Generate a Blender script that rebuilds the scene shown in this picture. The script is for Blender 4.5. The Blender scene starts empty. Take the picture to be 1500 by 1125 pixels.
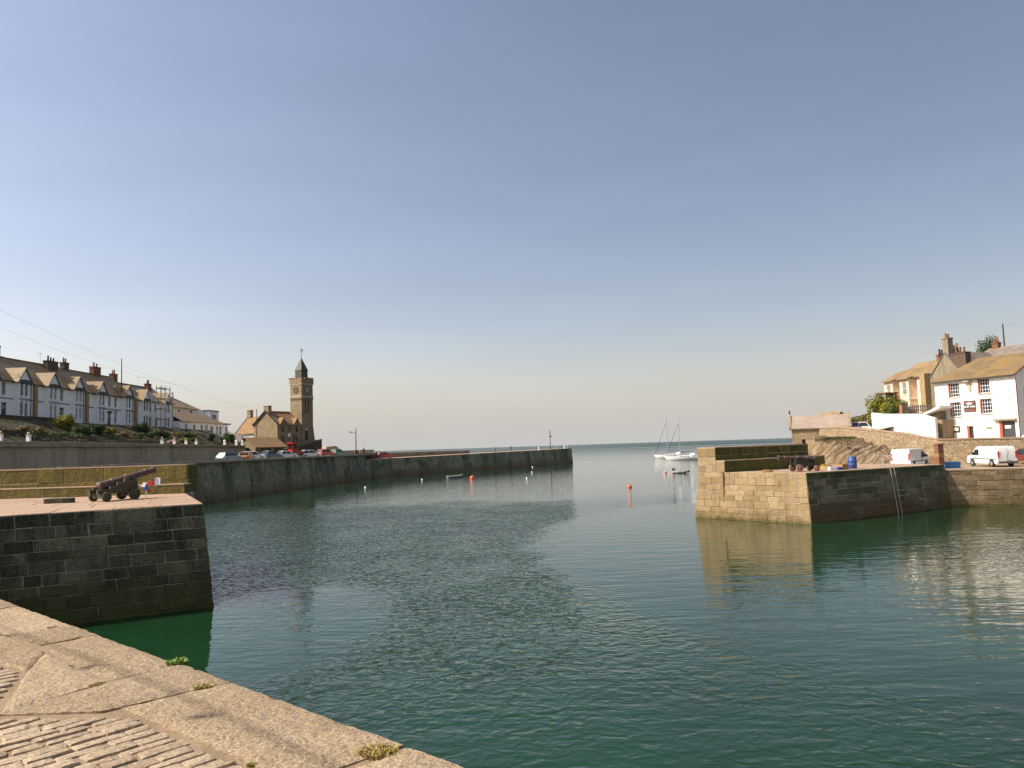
import bpy, bmesh, math, random
from mathutils import Vector, Matrix, noise
R = math.radians
rnd = random.Random(7)

# ------------------------------------------------------------------ camera, sky, sun, exposure
scn = bpy.context.scene
C = scn.collection
cam = bpy.data.cameras.new('camera'); camo = bpy.data.objects.new('camera', cam); C.objects.link(camo)
cam.lens = 27.0; cam.sensor_width = 36.0; cam.clip_start = 0.1; cam.clip_end = 30000
camo.matrix_world = Matrix.Translation((0, 0, 6.0)) @ Matrix.Rotation(R(90) + math.atan(91.65/1125), 4, 'X') @ Matrix.Rotation(R(-1.84), 4, 'Z')
scn.camera = camo

SUN_A, SUN_E = 79.0, 44.0            # degrees to the left of straight behind the camera, elevation
sx, sy = -math.sin(R(SUN_A)), -math.cos(R(SUN_A))
SUN = Vector((sx*math.cos(R(SUN_E)), sy*math.cos(R(SUN_E)), math.sin(R(SUN_E))))
w = bpy.data.worlds.new('World'); scn.world = w; w.use_nodes = True
nt = w.node_tree; nt.nodes.clear()
sky = nt.nodes.new('ShaderNodeTexSky'); sky.sky_type = 'NISHITA'; sky.sun_disc = False
sky.sun_elevation = R(SUN_E); sky.sun_rotation = math.atan2(SUN.x, SUN.y)
sky.altitude = 0; sky.air_density = 1.0; sky.dust_density = 1.25; sky.ozone_density = 1.0
bgn = nt.nodes.new('ShaderNodeBackground'); bgn.inputs['Strength'].default_value = 0.115
wo = nt.nodes.new('ShaderNodeOutputWorld')
# summer haze: the sky brightens towards the sun and pales in a low band all round the horizon
geo = nt.nodes.new('ShaderNodeTexCoord')
dotn = nt.nodes.new('ShaderNodeVectorMath'); dotn.operation = 'DOT_PRODUCT'; dotn.inputs[1].default_value = SUN
nt.links.new(geo.outputs['Generated'], dotn.inputs[0])
gl = nt.nodes.new('ShaderNodeMath'); gl.operation = 'MULTIPLY_ADD'; gl.inputs[1].default_value = 0.48; gl.inputs[2].default_value = 1.0
nt.links.new(dotn.outputs['Value'], gl.inputs[0])
tn = nt.nodes.new('ShaderNodeVectorMath'); tn.operation = 'MULTIPLY'; tn.inputs[1].default_value = (1.22, 1.0, 0.905)
nt.links.new(sky.outputs[0], tn.inputs[0])
sc_ = nt.nodes.new('ShaderNodeVectorMath'); sc_.operation = 'SCALE'
nt.links.new(tn.outputs[0], sc_.inputs[0]); nt.links.new(gl.outputs[0], sc_.inputs['Scale'])
sp_ = nt.nodes.new('ShaderNodeSeparateXYZ'); nt.links.new(geo.outputs['Generated'], sp_.inputs[0])
wm_ = nt.nodes.new('ShaderNodeMapping'); wm_.inputs['Scale'].default_value = (2.0, 2.0, 14.0); nt.links.new(geo.outputs['Generated'], wm_.inputs[0])
wn_ = nt.nodes.new('ShaderNodeTexNoise'); wn_.inputs['Scale'].default_value = 1.6; wn_.inputs['Detail'].default_value = 5; nt.links.new(wm_.outputs[0], wn_.inputs['Vector'])
wf_ = nt.nodes.new('ShaderNodeMapRange')
for i_, v_ in ((1, 0.3), (2, 0.7), (3, 0.975), (4, 1.025)): wf_.inputs[i_].default_value = v_
nt.links.new(wn_.outputs['Fac'], wf_.inputs[0])
gm_ = nt.nodes.new('ShaderNodeMath'); gm_.operation = 'MULTIPLY'; nt.links.new(gl.outputs[0], gm_.inputs[0]); nt.links.new(wf_.outputs[0], gm_.inputs[1]); nt.links.new(gm_.outputs[0], sc_.inputs['Scale'])
hz_ = nt.nodes.new('ShaderNodeMapRange'); hz_.interpolation_type = 'SMOOTHSTEP'
for i_, v_ in ((1, -0.02), (2, 0.14), (3, 1.0), (4, 0.0)): hz_.inputs[i_].default_value = v_
nt.links.new(sp_.outputs[2], hz_.inputs[0])
mx_ = nt.nodes.new('ShaderNodeMix'); mx_.data_type = 'RGBA'; mx_.inputs[7].default_value = (3.95, 3.91, 3.84, 1)
nt.links.new(hz_.outputs[0], mx_.inputs[0]); nt.links.new(sc_.outputs[0], mx_.inputs[6])
nt.links.new(mx_.outputs[2], bgn.inputs['Color']); nt.links.new(bgn.outputs[0], wo.inputs['Surface'])
sl = bpy.data.lights.new('sun', 'SUN'); sl.energy = 5.0; sl.angle = R(0.53); sl.color = (1.0, 0.915, 0.79)
so = bpy.data.objects.new('sun', sl); C.objects.link(so)
so.rotation_euler = SUN.to_track_quat('Z', 'Y').to_euler(); so.location = SUN*200
vs = scn.view_settings; vs.view_transform = 'Standard'; vs.look = 'None'; vs.exposure = 0.38; vs.gamma = 1.0
vs.use_curve_mapping = False

# ------------------------------------------------------------------ helpers: tagging, meshes
def tag(o, label=None, cat=None, group=None, kind=None):
    if label: o['label'] = label
    if cat: o['category'] = cat
    if group: o['group'] = group
    if kind: o['kind'] = kind
    return o
def empty(name, loc, rz=0.0, label=None, cat=None, group=None):
    o = bpy.data.objects.new(name, None); C.objects.link(o); o.empty_display_size = 0.3
    o.location = loc; o.rotation_euler = (0, 0, rz)
    return tag(o, label, cat, group)
def link(name, me, parent=None, loc=None, rz=None):
    o = bpy.data.objects.new(name, me); C.objects.link(o)
    if parent: o.parent = parent
    if loc is not None: o.location = loc
    if rz is not None: o.rotation_euler = (0, 0, rz)
    return o
def copy_tree(o, parent=None):
    c = o.copy(); C.objects.link(c)
    if parent: c.parent = parent
    for ch in o.children:
        copy_tree(ch, c)
    return c
class MB:
    def __init__(s): s.v = []; s.f = []; s.m = []
    def add(s, pts, faces, m=0):
        b = len(s.v); s.v += [tuple(p) for p in pts]
        for f in faces: s.f.append([b+i for i in f]); s.m.append(m)
    def poly(s, pts, m=0): s.add(pts, [list(range(len(pts)))], m)
    def box(s, x0, x1, y0, y1, z0, z1, m=0):
        s.add([(x0,y0,z0),(x1,y0,z0),(x1,y1,z0),(x0,y1,z0),(x0,y0,z1),(x1,y0,z1),(x1,y1,z1),(x0,y1,z1)],
              [(0,3,2,1),(4,5,6,7),(0,1,5,4),(1,2,6,5),(2,3,7,6),(3,0,4,7)], m)
        return s
    def hexa(s, p, m=0):   # 4 bottom ccw, 4 top ccw
        s.add(p, [(0,3,2,1),(4,5,6,7),(0,1,5,4),(1,2,6,5),(2,3,7,6),(3,0,4,7)], m)
    def prism(s, poly, z0, z1, m=0):   # vertical extrusion of a plan polygon
        n = len(poly)
        pts = [(x,y,z0) for x,y in poly]+[(x,y,z1) for x,y in poly]
        s.add(pts, [list(range(n))[::-1], list(range(n,2*n))]+[(i,(i+1)%n,n+(i+1)%n,n+i) for i in range(n)], m)
    def exy(s, prof, a, b, m=0, axis='y'):   # profile (u,z) extruded along y or x
        n = len(prof)
        mk = (lambda u,z,t:(u,t,z)) if axis == 'y' else (lambda u,z,t:(t,u,z))
        pts = [mk(u,z,a) for u,z in prof]+[mk(u,z,b) for u,z in prof]
        s.add(pts, [list(range(n)), list(range(n,2*n))[::-1]]+[(i,n+i,n+(i+1)%n,(i+1)%n) for i in range(n)], m)
    def tube(s, p0, p1, r0, r1=None, n=8, m=0, cap=True):
        r1 = r0 if r1 is None else r1
        p0, p1 = Vector(p0), Vector(p1); d = (p1-p0).normalized()
        a = d.orthogonal().normalized(); b = d.cross(a)
        pts = []
        for p, r in ((p0,r0),(p1,r1)):
            for i in range(n):
                t = 2*math.pi*i/n; pts.append(p+a*math.cos(t)*r+b*math.sin(t)*r)
        fs = [(i,(i+1)%n,n+(i+1)%n,n+i) for i in range(n)]
        if cap: fs += [list(range(n))[::-1], list(range(n,2*n))]
        s.add(pts, fs, m)
    def path(s, pts, r, n=6, m=0):
        for a, b in zip(pts[:-1], pts[1:]): s.tube(a, b, r, r, n, m)
    def lathe(s, prof, n=12, m=0, o=(0,0,0), ax=(0,0,1)):   # prof: (r, h) along axis
        o = Vector(o); d = Vector(ax).normalized(); a = d.orthogonal().normalized(); b = d.cross(a)
        pts = []
        for r, h in prof:
            for i in range(n):
                t = 2*math.pi*i/n; pts.append(o+d*h+(a*math.cos(t)+b*math.sin(t))*r)
        fs = []
        for k in range(len(prof)-1):
            for i in range(n): fs.append((k*n+i,k*n+(i+1)%n,(k+1)*n+(i+1)%n,(k+1)*n+i))
        fs += [list(range(n))[::-1], list(range((len(prof)-1)*n, len(prof)*n))]
        s.add(pts, fs, m)
    def me(s, name, mats, smooth=False):
        me = bpy.data.meshes.new(name); me.from_pydata(s.v, [], s.f)
        if not isinstance(mats, (list,tuple)): mats = [mats]
        for q in mats: me.materials.append(q)
        me.polygons.foreach_set('material_index', s.m)
        if smooth: me.polygons.foreach_set('use_smooth', [True]*len(me.polygons))
        bm = bmesh.new(); bm.from_mesh(me); bmesh.ops.recalc_face_normals(bm, faces=bm.faces); bm.to_mesh(me); bm.free()
        return me
    def build(s, name, mats, parent=None, smooth=False, loc=None, rz=None):
        return link(name, s.me(name, mats, smooth), parent, loc, rz)
def smooth_angle(o, deg=40):
    me = o.data
    me.polygons.foreach_set('use_smooth', [True]*len(me.polygons))
    me.set_sharp_from_angle(angle=R(deg))
    return o

# ------------------------------------------------------------------ materials
class G:
    def __init__(s, name):
        s.mat = bpy.data.materials.new(name); s.mat.use_nodes = True; s.t = s.mat.node_tree
        s.b = s.t.nodes['Principled BSDF']
    def n(s, typ, **k):
        q = s.t.nodes.new(typ)
        for a, v in k.items():
            if a.startswith('i_'): q.inputs[a[2:].replace('_',' ')].default_value = v
            else: setattr(q, a, v)
        return q
    def l(s, a, b): s.t.links.new(a, b)
    def noise(s, scale, vec=None, detail=4, rough=0.55, dist=0.0):
        q = s.n('ShaderNodeTexNoise'); q.inputs['Scale'].default_value = scale; q.inputs['Detail'].default_value = detail
        q.inputs['Roughness'].default_value = rough; q.inputs['Distortion'].default_value = dist
        if vec is not None: s.l(vec, q.inputs['Vector'])
        return q.outputs['Fac']
    def ramp(s, fac, a, b, va=0.0, vb=1.0, smooth=False):
        q = s.n('ShaderNodeMapRange'); q.inputs[1].default_value = a; q.inputs[2].default_value = b
        q.inputs[3].default_value = va; q.inputs[4].default_value = vb
        if smooth: q.interpolation_type = 'SMOOTHSTEP'
        s.l(fac, q.inputs[0]); return q.outputs[0]
    def mix(s, fac, a, b, blend='MIX'):
        q = s.n('ShaderNodeMix', data_type='RGBA', blend_type=blend)
        for sock, val in ((q.inputs[0],fac),(q.inputs[6],a),(q.inputs[7],b)):
            if hasattr(val, 'node'): s.l(val, sock)
            elif isinstance(val, (int,float)): sock.default_value = val
            else: sock.default_value = (*val, 1.0) if len(val) == 3 else val
        return q.outputs[2]
    def math(s, op, a, b=0.0):
        q = s.n('ShaderNodeMath', operation=op)
        for i, val in ((0,a),(1,b)):
            if hasattr(val, 'node'): s.l(val, q.inputs[i])
            else: q.inputs[i].default_value = val
        return q.outputs[0]
    def pos(s): return s.n('ShaderNodeNewGeometry').outputs['Position']
    def obj(s): return s.n('ShaderNodeTexCoord').outputs['Object']
    def rand(s): return s.n('ShaderNodeObjectInfo').outputs['Random']
    def xyz(s, v): q = s.n('ShaderNodeSeparateXYZ'); s.l(v, q.inputs[0]); return q.outputs
    def scale(s, v, sc):
        q = s.n('ShaderNodeMapping'); q.inputs['Scale'].default_value = sc; s.l(v, q.inputs[0]); return q.outputs[0]
    def bump(s, h, dist, strength=1.0, nrm=None):
        q = s.n('ShaderNodeBump'); q.inputs['Distance'].default_value = dist; q.inputs['Strength'].default_value = strength
        s.l(h, q.inputs['Height'])
        if nrm is not None: s.l(nrm, q.inputs['Normal'])
        return q.outputs[0]
    def out(s, col=None, rough=None, nrm=None, **k):
        for sock, val in (('Base Color',col),('Roughness',rough),('Normal',nrm)):
            if val is None: continue
            q = s.b.inputs[sock]
            if hasattr(val, 'node'): s.l(val, q)
            elif isinstance(val, (int,float)): q.default_value = val
            else: q.default_value = (*val, 1.0)
        for a, v in k.items(): s.b.inputs[a.replace('_',' ')].default_value = v
        return s.mat
def flat(name, col, rough=0.7, var=0.12, scale=3.0, metal=0.0, bump=0.0, **k):
    g = G(name); p = g.pos()
    f = g.ramp(g.noise(scale, p, 5, 0.6), 0.3, 0.7)
    c = g.mix(f, [x*(1-var) for x in col], [min(1, x*(1+var)) for x in col])
    nr = g.bump(g.noise(scale*6, p, 4), bump) if bump else None
    return g.out(c, rough, nr, Metallic=metal, **k)
def stone(name, c1, c2, dark, scale=1.2, bumpd=0.02, rvar=0.35, algae=None, az=(0.0,1.4), stain=0.5, lichen=None, fine=60, streak=0.0, moss_top=None, lsc=2.2, lz=1.0, st0=0.52, lth=0.54, lamt=0.8):
    g = G(name); p = g.pos(); r = g.rand()
    base = g.mix(g.ramp(g.noise(scale, p, 5, 0.6), 0.32, 0.68), c1, c2)
    base = g.mix(g.ramp(r, 0, 1, 0.0, rvar), base, dark)
    r2 = g.math('FRACT', g.math('MULTIPLY', r, 17.31))
    base = g.mix(g.ramp(r2, 0.5, 1.0, 0.0, rvar), base, [min(1, x*1.25) for x in c2])
    base = g.mix(g.ramp(g.noise(scale*0.8, g.scale(p, (1,1,0.45)), 6, 0.65, 0.4), st0, st0+0.16, 0.0, stain), base, dark)
    if streak: base = g.mix(g.ramp(g.noise(1.0, g.scale(p, (2.2,2.2,0.22)), 5, 0.7), 0.5, 0.68, 0.0, streak), base, [x*0.35 for x in dark])
    base = g.mix(g.ramp(g.noise(fine, p, 3, 0.7), 0.47, 0.66, 0.0, 0.72), base, [x*0.38 for x in c1])
    base = g.mix(g.ramp(g.noise(fine*1.6, p, 2, 0.6), 0.56, 0.70, 0.0, 0.55), base, [min(1, x*1.75) for x in c2])
    z = g.xyz(p)[2]; nz = g.noise(1.3, p, 5, 0.65)
    if algae:
        zz = g.math('ADD', z, g.ramp(nz, 0.3, 0.7, -0.5, 0.5))
        base = g.mix(g.ramp(zz, az[0], az[1], 0.92, 0.0), base, algae)
    if lichen:
        base = g.mix(g.ramp(g.noise(lsc, g.scale(p, (1,1,lz)), 6, 0.7, 0.6), lth, lth+0.12, 0.0, lamt), base, lichen)
    if moss_top:
        zz = g.math('ADD', z, g.ramp(nz, 0.3, 0.7, -0.3, 0.3))
        base = g.mix(g.ramp(zz, moss_top[1], moss_top[2], 0.0, 0.85), base, moss_top[0])
    h = g.math('ADD', g.noise(fine*0.45, p, 6, 0.7), g.math('MULTIPLY', g.noise(5, p, 4, 0.6), 1.6))
    return g.out(base, 0.88, g.bump(h, bumpd, 0.9), Specular_IOR_Level=0.25)

GRAN = ((0.30,0.20,0.105),(0.42,0.295,0.165),(0.13,0.085,0.045))
M = {}
M['cope'] = stone('granite_coping', (0.33,0.24,0.14),(0.45,0.345,0.22),(0.19,0.14,0.08), 0.9, 0.035, 0.5, stain=0.6, lichen=(0.40,0.27,0.10), fine=34, lsc=1.3, lth=0.60, lamt=0.45)
M['cobble'] = stone('granite_setts', (0.36,0.275,0.18),(0.46,0.36,0.245),(0.24,0.175,0.11), 2.5, 0.014, 0.4, stain=0.35, fine=40)
M['joint'] = stone('sandy_joint', (0.27,0.19,0.115),(0.34,0.245,0.15),(0.13,0.09,0.05), 3, 0.01, 0.0, fine=90)
M['pierL'] = stone('damp_granite_dark', (0.14,0.115,0.06),(0.23,0.19,0.105),(0.022,0.024,0.015), 0.7, 0.05, 0.8, (0.085,0.085,0.018), (0.2,2.3), 0.95, lichen=(0.034,0.042,0.020), fine=14, streak=0.7, lsc=0.9, lz=0.6, st0=0.47)
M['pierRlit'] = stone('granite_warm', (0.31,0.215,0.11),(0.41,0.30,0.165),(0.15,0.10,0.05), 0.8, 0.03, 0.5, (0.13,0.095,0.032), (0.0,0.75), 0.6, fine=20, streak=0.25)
M['pierRshade'] = stone('granite_shaded_mossy', (0.19,0.155,0.082),(0.30,0.245,0.13),(0.036,0.038,0.022), 0.6, 0.05, 0.7, (0.13,0.08,0.03), (0.4,2.0), 0.7, fine=20, streak=0.6, moss_top=((0.045,0.06,0.012),2.75,3.35))  # darker copy of the pier granite: shade in base tone, plus algae and moss
M['pierRwall'] = stone('granite_brown', (0.24,0.165,0.085),(0.33,0.235,0.125),(0.10,0.07,0.038), 0.8, 0.03, 0.6, (0.14,0.10,0.03), (0.0,0.75), 0.65, fine=20)
M['mortar'] = stone('old_mortar', (0.24,0.20,0.13),(0.46,0.41,0.31),(0.06,0.05,0.03), 1.6, 0.02, 0, (0.06,0.055,0.015), (0.0,1.2), 0.75, fine=30)
M['deck'] = stone('granite_deck', (0.36,0.245,0.16),(0.44,0.315,0.22),(0.24,0.165,0.10), 0.5, 0.01, 0.2, stain=0.3, fine=25)
M['moss'] = stone('mossy_wall', (0.13,0.105,0.028),(0.18,0.145,0.038),(0.045,0.05,0.016), 0.9, 0.03, 0.4, stain=0.7, lichen=(0.22,0.135,0.02), fine=16, streak=0.4)
M['mossR'] = stone('green_mossy_wall', (0.085,0.09,0.02),(0.125,0.125,0.03),(0.03,0.036,0.012), 0.9, 0.03, 0.4, stain=0.7, lichen=(0.15,0.115,0.02), fine=16, streak=0.4)
M['quaydark'] = stone('weedy_quay_wall', (0.30,0.27,0.17),(0.46,0.42,0.28),(0.085,0.09,0.055), 0.28, 0.25, 0.2, (0.22,0.155,0.085), (0.3,1.9), 0.95, lichen=(0.075,0.10,0.055), fine=2.0, streak=0.35, lsc=0.33, lz=0.45, st0=0.46)
M['renderwall'] = stone('pale_render_wall', (0.40,0.34,0.235),(0.50,0.43,0.30),(0.18,0.145,0.09), 0.35, 0.02, 0.25, stain=0.6, fine=6, streak=0.45)
M['concrete'] = stone('weathered_render_wall', (0.24,0.20,0.135),(0.33,0.28,0.19),(0.11,0.09,0.055), 0.35, 0.02, 0.3, stain=0.55, fine=10, streak=0.5)
M['rubble'] = None
def rubble(name, c1, c2, dark, sc=1.6, bumpd=0.08):
    g = G(name); p = g.pos()
    v = g.n('ShaderNodeTexVoronoi', feature='DISTANCE_TO_EDGE'); v.inputs['Scale'].default_value = sc
    vc = g.n('ShaderNodeTexVoronoi', feature='F1'); vc.inputs['Scale'].default_value = sc
    sp = g.scale(p, (1,1,1.7))
    wob = g.n('ShaderNodeMix', data_type='VECTOR'); wob.inputs[0].default_value = 0.12
    nz = g.n('ShaderNodeTexNoise'); nz.inputs['Scale'].default_value = 2.0; g.l(sp, nz.inputs['Vector'])
    g.l(sp, wob.inputs[4]); 
    add = g.n('ShaderNodeVectorMath', operation='ADD'); g.l(sp, add.inputs[0]); g.l(nz.outputs['Color'], add.inputs[1])
    g.l(add.outputs[0], v.inputs['Vector']); g.l(add.outputs[0], vc.inputs['Vector'])
    col = g.mix(g.ramp(g.xyz(vc.outputs['Color'])[0], 0, 1), c1, c2)
    col = g.mix(g.ramp(g.noise(0.7, p, 5, 0.65), 0.45, 0.75, 0, 0.6), col, dark)
    col = g.mix(g.ramp(g.noise(14, p, 3, 0.65), 0.5, 0.8, 0, 0.5), col, dark)
    e = g.ramp(v.outputs['Distance'], 0.0, 0.10)
    col = g.mix(e, [x*1.05 for x in dark], col)
    h = g.math('ADD', e, g.math('MULTIPLY', g.noise(9, p, 5, 0.7), 0.5))
    return g.out(col, 0.9, g.bump(h, bumpd, 1.0), Specular_IOR_Level=0.2)
M['rubble'] = rubble('rubble_stone', (0.34,0.25,0.145),(0.46,0.36,0.225),(0.22,0.16,0.095), 3.2, 0.04)
M['rubbledark'] = rubble('rubble_stone_dark', (0.14,0.115,0.075),(0.21,0.175,0.115),(0.06,0.05,0.032), 2.6)
M['institute'] = rubble('institute_stone', (0.33,0.25,0.145),(0.45,0.345,0.205),(0.18,0.135,0.078), 2.4, 0.05)
M['sandstone'] = flat('dressed_stone', (0.46,0.37,0.25), 0.85, 0.15, 2.0, bump=0.01)
M['white'] = flat('white_render', (0.90,0.89,0.86), 0.75, 0.04, 1.2, bump=0.004)
M['whitestone'] = None
g = G('whitewashed_stone'); p = g.pos()
h = g.math('ADD', g.noise(2.2, g.scale(p, (1,1,3.2)), 4, 0.6), g.math('MULTIPLY', g.noise(12, p, 3), .5))
M['whitestone'] = g.out(g.mix(g.ramp(g.noise(2.0, p, 5), 0.35, 0.7), (0.82,0.78,0.70), (0.88,0.86,0.82)), 0.8, g.bump(h, 0.13, 1.0))
M['cream'] = flat('cream_render', (0.76,0.57,0.38), 0.8, 0.06, 1.0)
M['creamtrim'] = flat('pale_trim', (0.80,0.72,0.55), 0.8, 0.05, 1.0)
M['ochre'] = flat('ochre_brick_and_lit_wall', (0.34,0.24,0.12), 0.85, 0.2, 3.0)  # chimney breast brick, and warm sunlight put into the return walls' colour
M['trimblue'] = flat('slate_blue_paint', (0.075,0.095,0.14), 0.6)
M['trimdark'] = flat('dark_trim_paint', (0.03,0.035,0.04), 0.55)
M['plaqueblue'] = flat('pale_blue_plaque', (0.25,0.30,0.45), 0.6)
M['framew'] = flat('white_frame_paint', (0.78,0.78,0.76), 0.5, 0.03)
M['framed'] = flat('dark_frame_paint', (0.05,0.05,0.05), 0.5)
M['redframe'] = flat('brick_red_paint', (0.36,0.085,0.035), 0.6)
M['glass'] = G('window_glass').out((0.018,0.024,0.03), 0.06, Specular_IOR_Level=0.6)
M['curtain'] = G('curtained_glass').out((0.20,0.215,0.205), 0.12, Specular_IOR_Level=0.6)
M['brick'] = flat('chimney_brick', (0.20,0.085,0.045), 0.9, 0.3, 5.0)
M['brickdark'] = flat('sooty_chimney', (0.11,0.075,0.05), 0.9, 0.3, 5.0)
M['pot'] = flat('terracotta_pot', (0.30,0.13,0.07), 0.8)
M['potdark'] = flat('dark_pot', (0.05,0.045,0.04), 0.8)
def slate(name, c1, c2, lich, amt=0.5, sheen=0.52):
    g = G(name); p = g.obj()
    x, y, z = g.xyz(p)
    col = g.mix(g.ramp(g.noise(0.8, p, 5, 0.65), 0.35, 0.65), c1, c2)
    col = g.mix(g.ramp(g.noise(0.5, p, 6, 0.7, 0.5), 0.45, 0.65, 0, amt), col, lich)
    st = g.math('FRACT', g.math('MULTIPLY', z, 5.5))
    col = g.mix(g.ramp(st, 0.0, 0.25, 0.35, 0.0), col, [q*0.4 for q in c1])
    col = g.mix(g.ramp(g.noise(9, g.scale(p, (1.5,1.5,0.6)), 3, 0.7), 0.5, 0.75, 0, 0.35), col, [q*0.5 for q in c1])
    return g.out(col, sheen, g.bump(g.math('ADD', st, g.noise(8, p, 3)), 0.02, 0.5), Specular_IOR_Level=0.2)
M['slate'] = slate('lichened_slate', (0.22,0.155,0.08),(0.31,0.22,0.115),(0.40,0.25,0.075), 0.5)
M['slategrey'] = slate('grey_slate', (0.17,0.14,0.115),(0.25,0.21,0.17),(0.30,0.22,0.12), 0.3)
M['slateorange'] = slate('orange_lichen_slate', (0.24,0.16,0.075),(0.33,0.215,0.10),(0.42,0.235,0.045), 0.7, 0.6)
M['slateinst'] = slate('institute_slate', (0.23,0.15,0.075),(0.32,0.20,0.10),(0.40,0.20,0.075), 0.5, 0.85)
M['slateclay'] = slate('pub_slate', (0.15,0.105,0.055),(0.21,0.15,0.078),(0.32,0.19,0.05), 0.5, 0.85)
M['slatepale'] = slate('pale_slate', (0.29,0.23,0.175),(0.38,0.31,0.24),(0.32,0.25,0.15), 0.3, 0.85)
M['lead'] = flat('green_grey_lead', (0.065,0.068,0.042), 0.6, 0.2)
M['iron'] = flat('black_iron', (0.02,0.02,0.02), 0.5, 0.2)
M['gun'] = flat('rusty_gunmetal', (0.115,0.075,0.055), 0.55, 0.3, 6, 0.3, bump=0.006)
M['carriage'] = flat('mossy_oak', (0.065,0.06,0.032), 0.85, 0.3, 6, bump=0.01)
M['carriagegreen'] = flat('dark_green_oak', (0.025,0.032,0.018), 0.8, 0.3, 6, bump=0.01)
M['wheelred'] = flat('rusty_pink_iron', (0.30,0.16,0.11), 0.7, 0.2, 6)
M['steel'] = flat('galvanised_steel', (0.45,0.43,0.40), 0.45, 0.1, 8, 0.6)
M['pole'] = flat('weathered_pole', (0.07,0.055,0.045), 0.85, 0.2)
M['rust'] = flat('rust_steel', (0.22,0.08,0.035), 0.85, 0.3)
M['wood'] = flat('wood_planks', (0.30,0.17,0.07), 0.8, 0.2)
M['bluep'] = flat('blue_plastic', (0.035,0.075,0.24), 0.45, 0.1)
M['bluetub'] = flat('sky_blue_tub', (0.045,0.17,0.38), 0.5, 0.1)
M['yellow'] = flat('straw_net', (0.35,0.22,0.06), 0.95, 0.3, 10)
M['redflag'] = flat('red_cloth', (0.45,0.03,0.03), 0.85)
M['whitecloth'] = flat('white_cloth', (0.75,0.75,0.75), 0.85)
M['bluecloth'] = flat('blue_cloth', (0.05,0.12,0.35), 0.85)
M['orangebuoy'] = flat('orange_buoy', (0.65,0.13,0.05), 0.45, 0.1)
M['pinkbuoy'] = flat('faded_pink_buoy', (0.72,0.30,0.24), 0.5, 0.1)
M['whitebuoy'] = flat('white_buoy', (0.8,0.79,0.75), 0.5, 0.05)
M['hull'] = G('white_gelcoat').out((0.80,0.79,0.75), 0.25)
M['sailcover'] = flat('sail_cover', (0.06,0.075,0.11), 0.8)
M['alu'] = flat('mast_aluminium', (0.40,0.38,0.35), 0.4, 0.05, 3, 0.3)
M['greyrubber'] = flat('grey_rubber', (0.22,0.23,0.24), 0.7)
M['rubber'] = flat('tyre_rubber', (0.02,0.02,0.02), 0.8)
M['hub'] = flat('wheel_rim', (0.40,0.40,0.40), 0.4, 0.1, 3, 0.5)
M['asphalt'] = stone('asphalt', (0.075,0.068,0.058),(0.11,0.10,0.085),(0.05,0.045,0.04), 0.4, 0.008, 0, fine=50)
M['road'] = stone('dusty_hard', (0.30,0.225,0.14),(0.38,0.29,0.185),(0.20,0.145,0.09), 0.35, 0.01, 0, stain=0.4, fine=15)
M['soil'] = stone('garden_soil', (0.05,0.045,0.02),(0.085,0.07,0.036),(0.025,0.028,0.012), 0.5, 0.05, 0, fine=8)
g = G('hill_grass'); p = g.pos()
cc = g.mix(g.ramp(g.noise(0.25, p, 6, 0.7), 0.35, 0.65), (0.085,0.085,0.02), (0.19,0.15,0.055))
cc = g.mix(g.ramp(g.noise(2.2, p, 4, 0.7), 0.45, 0.7), cc, (0.04,0.05,0.012))
M['grass'] = g.out(cc, 0.95, g.bump(g.noise(3, p, 5, 0.7), 0.3, 0.9))
def leafmat(name, a, b):
    g = G(name); p = g.pos()
    c = g.mix(g.ramp(g.noise(1.2, p, 4, 0.7), 0.35, 0.65), a, b)
    return g.out(c, 0.7, Specular_IOR_Level=0.2, Subsurface_Weight=0.0)
M['leafyel'] = leafmat('yellow_shrub_leaf', (0.13,0.14,0.012), (0.26,0.24,0.02))  # yellow green leaf colour
M['leafdark'] = leafmat('dark_shrub_leaf', (0.018,0.04,0.01), (0.05,0.085,0.02))
M['leafmid'] = leafmat('mid_shrub_leaf', (0.05,0.075,0.015), (0.10,0.125,0.03))
M['leafdry'] = leafmat('dry_shrub_leaf', (0.14,0.10,0.04), (0.24,0.17,0.07))
M['flower'] = leafmat('pink_flower', (0.45,0.18,0.18), (0.65,0.40,0.35))
M['grassblade'] = leafmat('tuft_blade', (0.22,0.18,0.04), (0.40,0.31,0.08))
M['weedleaf'] = leafmat('weed_leaf', (0.10,0.19,0.03), (0.20,0.30,0.06))
M['skin'] = flat('skin', (0.50,0.30,0.21), 0.6, 0.05)
M['hair'] = flat('hair', (0.04,0.03,0.02), 0.8)
def paint(name, c, r=0.3): return G(name).out(c, r, Coat_Weight=0.5, Coat_Roughness=0.1)
M['p_white'] = paint('white_van_paint', (0.78,0.76,0.72))
M['p_white2'] = paint('white_car_paint', (0.72,0.71,0.68))
M['p_blue'] = paint('blue_grey_car_paint', (0.12,0.17,0.24))
M['p_silverblue'] = paint('pale_blue_car_paint', (0.25,0.30,0.37))
M['p_orange'] = paint('orange_car_paint', (0.48,0.20,0.06))
M['p_red'] = paint('red_car_paint', (0.55,0.03,0.025))
M['p_pink'] = paint('coral_red_car_paint', (0.62,0.09,0.085))
M['p_green'] = paint('green_car_paint', (0.04,0.27,0.12))
M['p_dark'] = paint('dark_blue_car_paint', (0.03,0.045,0.07))
M['p_maroon'] = paint('maroon_car_paint', (0.16,0.03,0.03))
M['lampglass'] = G('headlamp_glass').out((0.7,0.7,0.68), 0.1)
M['taillamp'] = G('tail_lamp').out((0.5,0.03,0.02), 0.2)
M['bumper'] = flat('grey_bumper', (0.06,0.06,0.06), 0.7)

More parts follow.
